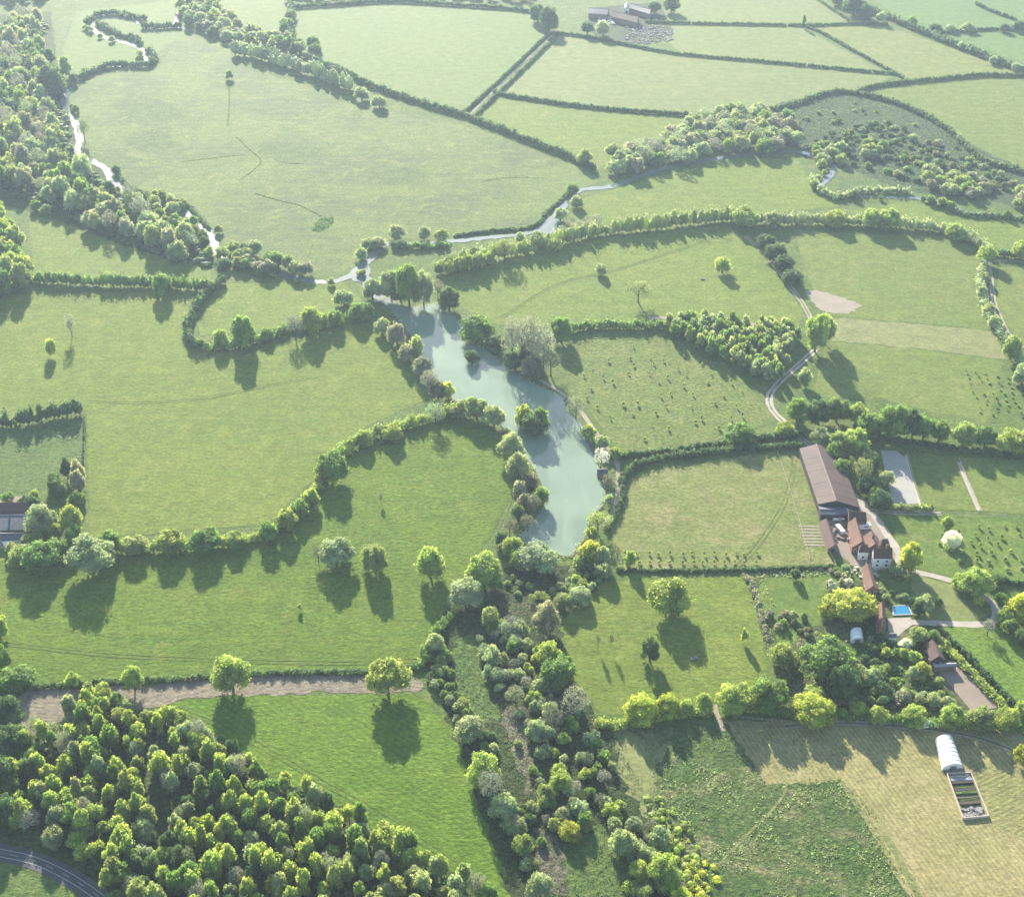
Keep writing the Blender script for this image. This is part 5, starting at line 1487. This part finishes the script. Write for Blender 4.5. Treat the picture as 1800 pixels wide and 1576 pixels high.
for i in range(7):
    a, b = P(1698 + i * 18, 650 + i * 4), P(1728 + i * 17, 738)
    c_, t_ = resample([a, b], 5.0)
    for p in c_:
        if random.random() < .3:
            continue
        p = p + Vector((random.uniform(-.9, .9), random.uniform(-.9, .9), 0))
        plant(p, random.uniform(0.8, 2.0), random.uniform(.7, 1.5), 'shrub', random.choice('gossb'), 'bush in the planted rows on the right edge', 'bushes in rows on the right edge', parts=False, lod=2, name='row_bush', cat='bush')
one('small tree beside the low hedge below the paddock', 1107, 962, 1000, 20, 'oak', 'y')
one('small dark tree at the corner of the garden lawn', 1397, 996, 1022, 20, 'dome', 'd')

GARDEN = [(1560, 1140), (1600, 1150), (1640, 1185), (1660, 1225), (1690, 1250), (1500, 1250), (1495, 1205), (1520, 1160)]
PLOTHOLE = [(1566, 1168), (1590, 1166), (1604, 1216), (1572, 1216)]
for p in fill(GARDEN, 5.0, 0.42, holes=[PLOTHOLE]):
    if random.random() < .25:
        continue
    tn = random.choice('sgydoy')
    w = random.uniform(3, 6.5)
    plant(p, w, w * random.uniform(.7, 1.05), random.choice(['dome', 'oak', 'shrub']), tn, '%s shrub in the lower garden left of the brown yard' % TONEWORD[tn], 'shrubs of the lower garden', w > 5, 1, name='garden_shrub', cat='shrub')
GARDEN2 = [(1440, 1005), (1495, 1000), (1500, 1030), (1450, 1045), (1450, 1020)]
GARDEN3 = [(1345, 1085), (1370, 1075), (1420, 1090), (1440, 1120), (1420, 1130), (1400, 1105), (1360, 1115)]
GARDEN4 = [(1545, 1040), (1600, 1045), (1625, 1075), (1610, 1085), (1600, 1062), (1550, 1056)]
GARDEN5 = [(1600, 1110), (1650, 1110), (1670, 1150), (1640, 1150), (1620, 1135)]
GARDEN6 = [(1515, 1105), (1560, 1120), (1600, 1150), (1560, 1160), (1520, 1145)]
for pl, wh, tns, nm in ((GARDEN2, 'by the farmhouse end of the garden lawn', 'gpsw', 'lawn'), (GARDEN3, 'in the beds round the small round lawn', 'pbsg', 'beds'), (GARDEN4, 'between farmhouse and blue pool', 'dgss', 'pool'), (GARDEN5, 'below the drive by the clipped hedge', 'gyds', 'drive'), (GARDEN6, 'between the pale tunnel and the yard', 'dgds', 'yard')):
    for p in fill(pl, 4.2, 0.42):
        tn = random.choice(tns)
        w = random.uniform(2.2, 4.8)
        plant(p, w, w * random.uniform(.6, 1.05), random.choice(['dome', 'shrub', 'oak']), tn, '%s shrub %s' % (TONEWORD[tn], wh), 'garden shrubs ' + wh, parts=False, lod=1, name='garden_shrub', cat='shrub')
row('garden trees', 'in the garden near the pool', 'the pool', [(1622, 1040, 1080, 30, 'dome', 's'), (1612, 1052, 1082, 24, 'dome', 'd'), (1610, 1098, 1134, 38, 'oak', 'o'), (1640, 1105, 1130, 24, 'dome', 'g'), (1620, 1160, 1190, 28, 'oak', 'Y'), (1500, 1170, 1205, 30, 'dome', 's'), (1530, 1172, 1205, 34, 'dome', 's'),
    (1550, 1195, 1225, 30, 'dome', 'd'), (1585, 1208, 1240, 30, 'dome', 'p'), (1505, 1230, 1262, 36, 'oak', 'y'), (1640, 1215, 1245, 30, 'dome', 's')])
cover(fill([(1322, 1020), (1345, 1018), (1372, 1090), (1440, 1110), (1500, 1110), (1500, 1240), (1395, 1248), (1350, 1150)], 2.4, .48), 'mixed low planting in the garden beds', 'o', 'garden_planting', (.4, 1.2), (.2, 1.0), 12, .2, core=False)
cover(fill([(1500, 1110), (1600, 1130), (1680, 1240), (1500, 1245)], 2.4, .48), 'green low planting below the pool yard', 'g', 'garden_planting', (.5, 1.2), (.3, 1.0), 9, .25)
cover(fill([(1330, 1003), (1470, 1000), (1466, 1012), (1335, 1016)], 1.6, .48), 'pale flower border under the paddock hedge', 's', 'flower_border', (.4, .9), (.3, .8), 9, .2)

# reeds round the lake
shore = [P(p.x, p.y) for p in smooth(lake, 4, True)]
sp_, _t = resample(shore + [shore[0]], 1.1)
cover([p + Vector((random.uniform(-.8, .8), random.uniform(-.8, .8), .05)) for p in sp_ if mnoise.noise(Vector((p.x / 14, p.y / 14, 3))) > -.15], 'reeds and rushes fringing the lake', 's', 'reeds', (.5, 1.3), (.5, 1.5), 14, .2, core=False)

cover(fill([(549, 404), (556, 390), (568, 383), (583, 381), (586, 390), (574, 401), (558, 407)], 1.7, .5), 'dark reeds filling the small pond in the river meadow', 'd', 'reeds', (.7, 1.5), (.5, 1.3), 12, .4, core=False)

# ------------------------------------------------------------------ buildings
building('barn', 'very long barn with red-brown sheet roof beside the lane', 'barn', [(1405, 788), (1473, 789), (1511, 892), (1438, 886)], 4.0, 2.7, DARKTIMBER, ROOF_BARN, 0, 0.42, .5, panels=9, door=False, ridge=BARN_RIDGE)
building('open_shed', 'low shed with blue-grey roof against the end of the long barn', 'shed', [(1438, 888), (1486, 889), (1490, 905), (1442, 904)], 3.4, .8, DARKTIMBER, ROOF_SLATE, 1, .6, .2, door=False)
building('tiled_building', 'dark brown tiled building at the end of the long barn', 'building', [(1490, 896), (1518, 900), (1524, 917), (1492, 916)], 4.2, 2.6, BRICK, ROOF_BROWN, 1, .5, .3)
building('stable_block', 'long narrow stable with worn brown roof along the paddock', 'stable', [(1441, 916), (1457, 916), (1473, 962), (1456, 964)], 3.0, 1.6, TIMBER, ROOF_BROWN, 0, .62, .3)
building('cowshed', 'long building with orange clay-tile roof in the middle of the farmyard', 'building', [(1490, 919), (1508, 919), (1524, 961), (1498, 962)], 3.6, 3.2, BRICK, ROOF_TILE, 0, .62, .3, windows=3)
building('cottage', 'orange roofed cottage between drive and farmyard', 'cottage', [(1516, 943), (1543, 943), (1552, 966), (1520, 967)], 4.2, 3.2, BRICK, ROOF_TILE, 0, .5, .3, windows=3, chimneys=1)
building('farmhouse_wing', 'dark hipped wing of the farmhouse touching the drive', 'house', [(1544, 950), (1562, 950), (1566, 964), (1546, 964)], 5.0, 3.0, WHITE, ROOF_BROWN, 1, .5, .3, windows=2, hip=.25)
building('farmhouse', 'white walled farmhouse with dark roof and gables at the drive', 'house', [(1532, 966), (1564, 967), (1569, 982), (1535, 982)], 5.2, 3.6, WHITE, ROOF_BROWN, 1, .5, .35, windows=4, chimneys=2)
building('white_annexe', 'small white annexe with dark hipped roof left of the farmhouse', 'house', [(1508, 960), (1526, 960), (1528, 971), (1509, 971)], 4.2, 2.6, WHITE, ROOF_BROWN, 1, .5, .3, windows=2, hip=.2)
building('outhouse', 'long outhouse with orange-brown tiles below the farmhouse', 'building', [(1515, 997), (1530, 997), (1545, 1036), (1522, 1038)], 3.0, 2.4, BRICK, ROOF_TILE, 0, .5, .3, windows=2)
building('garden_cottage', 'narrow pink roofed outbuilding beside the blue pool', 'building', [(1540, 1066), (1556, 1066), (1558, 1106), (1541, 1107)], 3.2, 2.6, BRICK, ROOF_TILE, 0, .52, .3, windows=2)
building('potting_shed', 'small white sided shed by the blossoming bush', 'shed', [(1561, 1112), (1575, 1112), (1577, 1121), (1562, 1121)], 2.6, .8, WHITE, ROOF_SLATE, 1, .5, .2)
building('workshop', 'brown roofed workshop beside the clipped hedge', 'building', [(1626, 1132), (1648, 1132), (1662, 1160), (1636, 1162)], 3.4, 2.6, DARKTIMBER, ROOF_BROWN, 0, .5, .3, windows=2)
building('field_shelter', 'small pale roofed shelter at the top of the brown yard', 'shed', [(1640, 1166), (1680, 1164), (1682, 1170), (1642, 1172)], 2.6, .5, TIMBER, ROOF_GREY, 1, .6, .2)
building('boathouse', 'tiny boathouse with mauve roof on the lake shore', 'boathouse', [(1049, 824), (1068, 824), (1069, 833), (1050, 833)], 2.6, 1.2, TIMBER, ROOF_SLATE, 1, .55, .2)
building('left_house', 'dark roofed house on the left edge among garden trees', 'house', [(-10, 884), (48, 884), (53, 902), (-8, 904)], 4.6, 3.2, WHITE, ROOF_BROWN, 1, .5, .35, windows=5, chimneys=1)
building('left_barn', 'low slate barn in front of the left edge house', 'barn', [(-6, 908), (52, 908), (56, 930), (0, 932)], 3.2, 2.2, DARKTIMBER, ROOF_SLATE, 1, .2, .3)
building('left_range', 'long slate roofed range nearest the pasture on the left edge', 'building', [(0, 936), (44, 936), (46, 948), (3, 951)], 3.0, 1.6, WHITE, ROOF_SLATE, 1, .45, .3, windows=4)
building('far_barn', 'bluish grey far barn left of the rubble heap', 'barn', [(1036, 14), (1072, 17), (1068, 26), (1034, 24)], 5, 3, TIMBER, ROOF_SLATE, 1, .5, .3)
building('far_barn', 'longest purple-grey far barn behind the rubble heap', 'barn', [(1078, 20), (1124, 30), (1120, 40), (1074, 29)], 5, 3, TIMBER, ROOF_BROWN, 1, .5, .3)
building('far_barn', 'pale blue far barn nearest the top trees', 'barn', [(1110, 8), (1146, 18), (1142, 25), (1106, 14)], 5, 3, TIMBER, ROOF_SLATE, 1, .5, .3)
building('far_house', 'pale far house with light gable at the far farm', 'house', [(1098, 8), (1106, 9), (1106, 16), (1097, 15)], 5, 3, WHITE, ROOF_GREY, 0, .5, .3)

# rubble at the far farm and stored things
mb = MB()
for i in range(200):
    x, y = random.uniform(1100, 1182), random.uniform(46, 78)
    if y > 84 - abs(x - 1130) * .25:
        continue
    p = P(x, y)
    mb.box((p.x, p.y, random.uniform(.2, .8)), (random.uniform(.6, 2.4), random.uniform(.6, 2.4), random.uniform(.4, 1.2)), random.uniform(0, 3))
tag(mb.build('rubble', RUBBLE), 'pale scattered rubble and scrap beside the far farm', None, None, 'stuff')
mb = MB()
for i in range(50):
    p = P(random.uniform(1052, 1082), random.uniform(30, 44))
    mb.box((p.x, p.y, random.uniform(.5, 1.2)), (random.uniform(.8, 2.4), random.uniform(.8, 2.4), random.uniform(.6, 1.6)), random.uniform(0, 3))
tag(mb.build('scrap', STEEL), 'pale machinery scrap in the far farm yard', None, None, 'stuff')


def vehicle(x, y, rz, label, L=5.0, Wd=2.0, H=2.3, name='van', cat='van', body=WHITEPAINT, group=None, nose=True):
    e = empty(name, P(x, y), rz)
    tag(e, label, cat, group)
    zb = .45
    b = MB()
    if nose:
        prof = [(-L / 2, zb), (L / 2, zb), (L / 2, zb + .75), (L / 2 - .9, zb + .95), (L / 2 - 1.5, H), (-L / 2, H)]
    else:
        prof = [(-L / 2, zb), (L / 2, zb), (L / 2, H - .3), (L / 2 - .3, H), (-L / 2 + .3, H), (-L / 2, H - .3)]
    n = len(prof)
    vs = [(px, -Wd / 2, pz) for px, pz in prof] + [(px, Wd / 2, pz) for px, pz in prof]
    fs = [tuple(range(n)), tuple(range(2 * n - 1, n - 1, -1))] + [(i, i + n, (i + 1) % n + n, (i + 1) % n) for i in range(n)]
    b.add(vs, fs)
    b.build('body', body, e)
    for sx in (-L * .3, L * .32):
        for sy in (-1, 1):
            MB().tube((sx, sy * (Wd / 2 - .22), .34), (sx, sy * (Wd / 2 + .02), .34), .34, .34, 12).build('wheel', RUBBER, e)
    if nose:
        MB().slab([(L / 2 - .96, -Wd * .42, zb + 1.02), (L / 2 - .96, Wd * .42, zb + 1.02), (L / 2 - 1.46, Wd * .42, H - .06), (L / 2 - 1.46, -Wd * .42, H - .06)], -.03).build('windscreen', GLASS, e)
    for sy in (-1, 1):
        MB().box((L * .12, sy * (Wd / 2 + .005), H * .72), (L * .3, .03, H * .22)).build('side_window', GLASS, e)
    return e


ax = math.atan2((P(1515, 893) - P(1478, 789)).y, (P(1515, 893) - P(1478, 789)).x)
vehicle(1514, 921, 0.05, 'white van parked highest beside the gravel drive', 4.8, 2.0, 2.3, group='white vehicles by the drive')
vehicle(1518, 929, 0.08, 'long white horsebox trailer parked below the van by the drive', 6.0, 2.3, 2.6, 'trailer', 'trailer', nose=False, group='white vehicles by the drive')
vehicle(1476, 934, ax + .3, 'long white trailer slanting in the inner farmyard', 6.2, 2.1, 2.2, 'trailer', 'trailer', nose=False)
vehicle(1461, 908, .7, 'white trailer inside the open end of the shed yard', 4.0, 2.0, 2.2, 'trailer', 'trailer', nose=False)
vehicle(1473, 914, .05, 'low white trailer below the blue-grey shed', 5.2, 2.0, 1.7, 'trailer', 'trailer', nose=False)
vehicle(1486, 906, ax, 'white lorry standing upright along the brown tiled building', 7.0, 2.2, 2.9, 'lorry', 'lorry')
vehicle(1624, 1277, .05, 'white caravan parked under the garden boundary hedge', 5.0, 2.1, 2.4, 'caravan', 'caravan', nose=False)
vehicle(1640, 1277, -.15, 'pale horse trailer right of the caravan', 3.4, 1.9, 2.2, 'trailer', 'trailer', nose=False)
vehicle(20, 960, .12, 'white van beside the left range of buildings', 5.0, 2.0, 2.2)

mb = MB()
for i in range(46):
    p = P(random.uniform(1452, 1492), random.uniform(912, 952))
    mb.box((p.x, p.y, .45), (random.uniform(.5, 1.8), random.uniform(.5, 1.8), random.uniform(.5, 1.1)), random.uniform(0, 3))
tag(mb.build('yard_clutter', TIMBER), 'pallets, boards and oddments lying about the inner farmyard', None, None, 'stuff')
mb = MB()
for i in range(40):
    p = P(random.uniform(1485, 1545), random.uniform(985, 1040))
    mb.box((p.x, p.y, .35), (random.uniform(.4, 1.4), random.uniform(.4, 1.4), random.uniform(.4, .9)), random.uniform(0, 3))
tag(mb.build('garden_clutter', STONE), 'pots, stones and oddments in the garden below the farmhouse', None, None, 'stuff')

# swimming pool
e = empty('swimming_pool', P(1585, 1073))
tag(e, 'blue rectangular swimming pool with pale stone surround in the garden', 'pool')
q = [P(1570, 1066) - P(1585, 1073), P(1595, 1065) - P(1585, 1073), P(1602, 1080) - P(1585, 1073), P(1571, 1081) - P(1585, 1073)]
cq = sum(q, Vector()) / 4
outer = [cq + (p - cq) * 1.13 for p in q]
mb = MB()
for i in range(4):
    j = (i + 1) % 4
    a, b, c, d = outer[i], outer[j], q[j], q[i]
    mb.add([Vector((p.x, p.y, z)) for z in (0.05, .4) for p in (a, b, c, d)], [(3, 2, 1, 0), (4, 5, 6, 7), (0, 1, 5, 4), (1, 2, 6, 5), (2, 3, 7, 6), (3, 0, 4, 7)])
mb.build('surround', STONE, e)
me = bpy.data.meshes.new('water')
me.from_pydata([(p.x, p.y, .33) for p in reversed(q)], [], [(0, 1, 2, 3)])
link('water', me, POOLWATER, e)


def tunnel(name, label, far_l, far_r, near_r, near_l, h, hoops, cov=POLY):
    """round-topped polythene tunnel: cover, end walls and hoops"""
    A, B, C, D = [P(*p) for p in (far_l, far_r, near_r, near_l)]
    ctr = (A + B + C + D) / 4
    e = empty(name, ctr)
    tag(e, label, 'polytunnel')
    A, B, C, D = [p - ctr for p in (A, B, C, D)]
    n, m = 12, hoops * 2
    def pt(f, k, gr=1.0, sag=0.0):
        l, r = A.lerp(D, f), B.lerp(C, f)
        t = math.pi * k / n
        c = (l + r) / 2
        hw = (r - l) / 2
        return c - hw * math.cos(t) * gr + Vector((0, 0, .05 + (h - sag) * math.sin(t) ** .8 * gr))
    vs, fs = [], []
    for i in range(m + 1):
        for k in range(n + 1):
            vs.append(pt(i / m, k, 1.0, .10 if i % 2 else 0))
            if i and k:
                a = i * (n + 1) + k
                fs.append((a - n - 2, a - n - 1, a, a - 1))
    MB().add(vs, fs).build('cover', cov, e)
    for f in (0.002, .998):
        v = [pt(f, k, .98) for k in range(n + 1)]
        MB().add(v, [tuple(range(n + 1))]).build('end_wall', cov, e)
    for i in range(hoops + 1):
        mb = MB()
        for k in range(n):
            mb.tube(pt(i / hoops, k, 1.012), pt(i / hoops, k + 1, 1.012), .05, .05, 5)
        mb.build('hoop', STEEL, e)
    l, r = C.lerp(D, .38), C.lerp(D, .62)
    MB().box(C.lerp(D, .5) + Vector((0, 0, 1.05)) + (C - B).normalized() * .06, (2.2, .08, 2.0), math.atan2((C - D).y, (C - D).x)).build('door', TIMBER, e)
    return e


tunnel('polytunnel', 'long white polytunnel beside the raised growing beds', (1643, 1302), (1674, 1300), (1693, 1352), (1656, 1354), 3.2, 7)
tunnel('polytunnel', 'short pale greenhouse tunnel in the dark garden corner', (1494, 1112), (1515, 1111), (1518, 1130), (1495, 1131), 2.8, 3)

# raised beds in a timber frame below the tunnel
fl, fr, nr, nl_ = P(1664, 1362), P(1706, 1360), P(1737, 1436), P(1692, 1440)
ctr = (fl + fr + nr + nl_) / 4
e = empty('bed_frame', ctr)
tag(e, 'timber framed plot of raised beds and stacked materials below the white tunnel', 'plot')
fl, fr, nr, nl_ = [p - ctr for p in (fl, fr, nr, nl_)]
for a, b in ((fl, nl_), (fr, nr), (nl_, nr), (fl, fr)):
    c = (a + b) / 2
    MB().box(c + Vector((0, 0, .55)), ((a - b).length, .28, 1.1), math.atan2((b - a).y, (b - a).x)).build('side_board', PALEWOOD, e)
mats = [PALEWOOD, ROOF_GREY, DARKTIMBER, lawn, DARKTIMBER, coarse, TIMBER, bog, SOIL]
for k in range(9):
    f = .06 + k * .078
    a, b = fl.lerp(nl_, f).lerp(fr.lerp(nr, f), .06), fl.lerp(nl_, f).lerp(fr.lerp(nr, f), .94)
    c = (a + b) / 2
    MB().box(c + Vector((0, 0, .28 + .12 * (k % 3))), ((a - b).length * random.uniform(.86, 1), random.uniform(.8, 1.3), .56 + .24 * (k % 3)), math.atan2((b - a).y, (b - a).x)).build('growing_bed', mats[k], e)
mb = MB()
for i in range(60):
    f, g = random.uniform(.76, .97), random.uniform(.08, .92)
    p = fl.lerp(nl_, f).lerp(fr.lerp(nr, f), g)
    mb.box(p + Vector((0, 0, .3)), (random.uniform(.4, 1.2), random.uniform(.4, 1.2), random.uniform(.3, .9)), random.uniform(0, 3))
o = mb.build('stored_oddments', RUBBLE, e)
o['kind'] = 'stuff'
mb = MB()
for i in range(36):
    f, g = random.uniform(-.09, .03), random.uniform(.0, 1)
    p = fl.lerp(nl_, f).lerp(fr.lerp(nr, f), g)
    mb.box(p + Vector((0, 0, .35)), (random.uniform(.5, 1.6), random.uniform(.5, 1.6), random.uniform(.4, 1.1)), random.uniform(0, 3))
o = mb.build('pallet_heap', BROWNYARD, e)
o['kind'] = 'stuff'


def fence(pts, label, step=3.0, h=1.25, rails=(0.55, 1.1), name='fence', mat=PALEWOOD, th=.13):
    wp = W(pts)
    e = empty(name, wp[0])
    tag(e, label, 'fence')
    c, t = resample([p - wp[0] for p in wp], step)
    mb = MB()
    for p in c:
        mb.box(p + Vector((0, 0, h / 2)), (th, th, h))
    o = mb.build('posts', mat, e)
    o['kind'] = 'stuff'
    for z in rails:
        m2 = MB()
        for a, b in zip(c[:-1], c[1:]):
            m2.tube(a + Vector((0, 0, z)), b + Vector((0, 0, z)), .05, .05, 4)
        m2.build('rail', mat, e)
    return e


fence([(1367, 797), (1385, 850), (1402, 905), (1424, 985)], 'pale post and rail fence down the paddock beside the barn')
fence([(1436, 890), (1452, 950), (1470, 998)], 'pale fence behind the narrow stable', 3.0)
fence([(1594, 798), (1608, 850), (1621, 890)], 'pale rail fence on the far side of the riding arena')
fence([(1686, 808), (1705, 858), (1724, 900)], 'double pale fence between two paddocks')
fence([(1620, 902), (1700, 906), (1800, 910)], 'thin fence above the orchard', 4.0)
fence([(149, 740), (149, 820)], 'thin pale wire fence along the clipped hedge of the left meadow', 3.0)
fence([(1290, 1262), (1400, 1271), (1500, 1270), (1600, 1276)], 'low rail fence in front of the garden boundary hedge', 3.5)
strip('narrow_strip', [(1437, 884), (1432, 868), (1406, 792)], 1.3, WHITE, n=3, label='white ground strip standing in for the sunlit edge of the barn wall')  # white strip on the ground paints the sunlit edge of the barn wall

# small things in the fields
mb = MB()
def trough(x, y, label):
    e = empty('water_trough', P(x, y), .3)
    tag(e, label, 'trough')
    MB().box((0, 0, .12), (2.6, 1.1, .24)).build('base', DARKTIMBER, e)
    b = MB()
    for c, d in (((0, .5, .45), (2.6, .1, .5)), ((0, -.5, .45), (2.6, .1, .5)), ((1.25, 0, .45), (.1, .9, .5)), ((-1.25, 0, .45), (.1, .9, .5))):
        b.box(c, d)
    b.build('sides', STEEL, e)
    MB().box((0, 0, .5), (2.4, .9, .02)).build('water', GLASS, e)
trough(1235, 491, 'dark water trough alone in the meadow east of the lake head')
trough(1220, 1158, 'round feeder at the end of the big tree shadow')

# ------------------------------------------------------------------ haze
hm, ht, ho = nt('air')
pv = ht.nodes.new('ShaderNodeVolumePrincipled')
pv.inputs['Color'].default_value = (0.64, 0.81, 1.0, 1)
pv.inputs['Density'].default_value = HAZE_DENSITY
pv.inputs['Anisotropy'].default_value = 0.3
ht.links.new(pv.outputs[0], ho.inputs['Volume'])
hb = MB().box((0, 900, (ALT + 12 - 1.0) / 2), (2 * R_ + 60, 2 * R_ + 60, ALT + 12 + 1.0))
tag(hb.build('haze', hm), 'thin pale evening haze in the air over the valley', None, None, 'stuff')
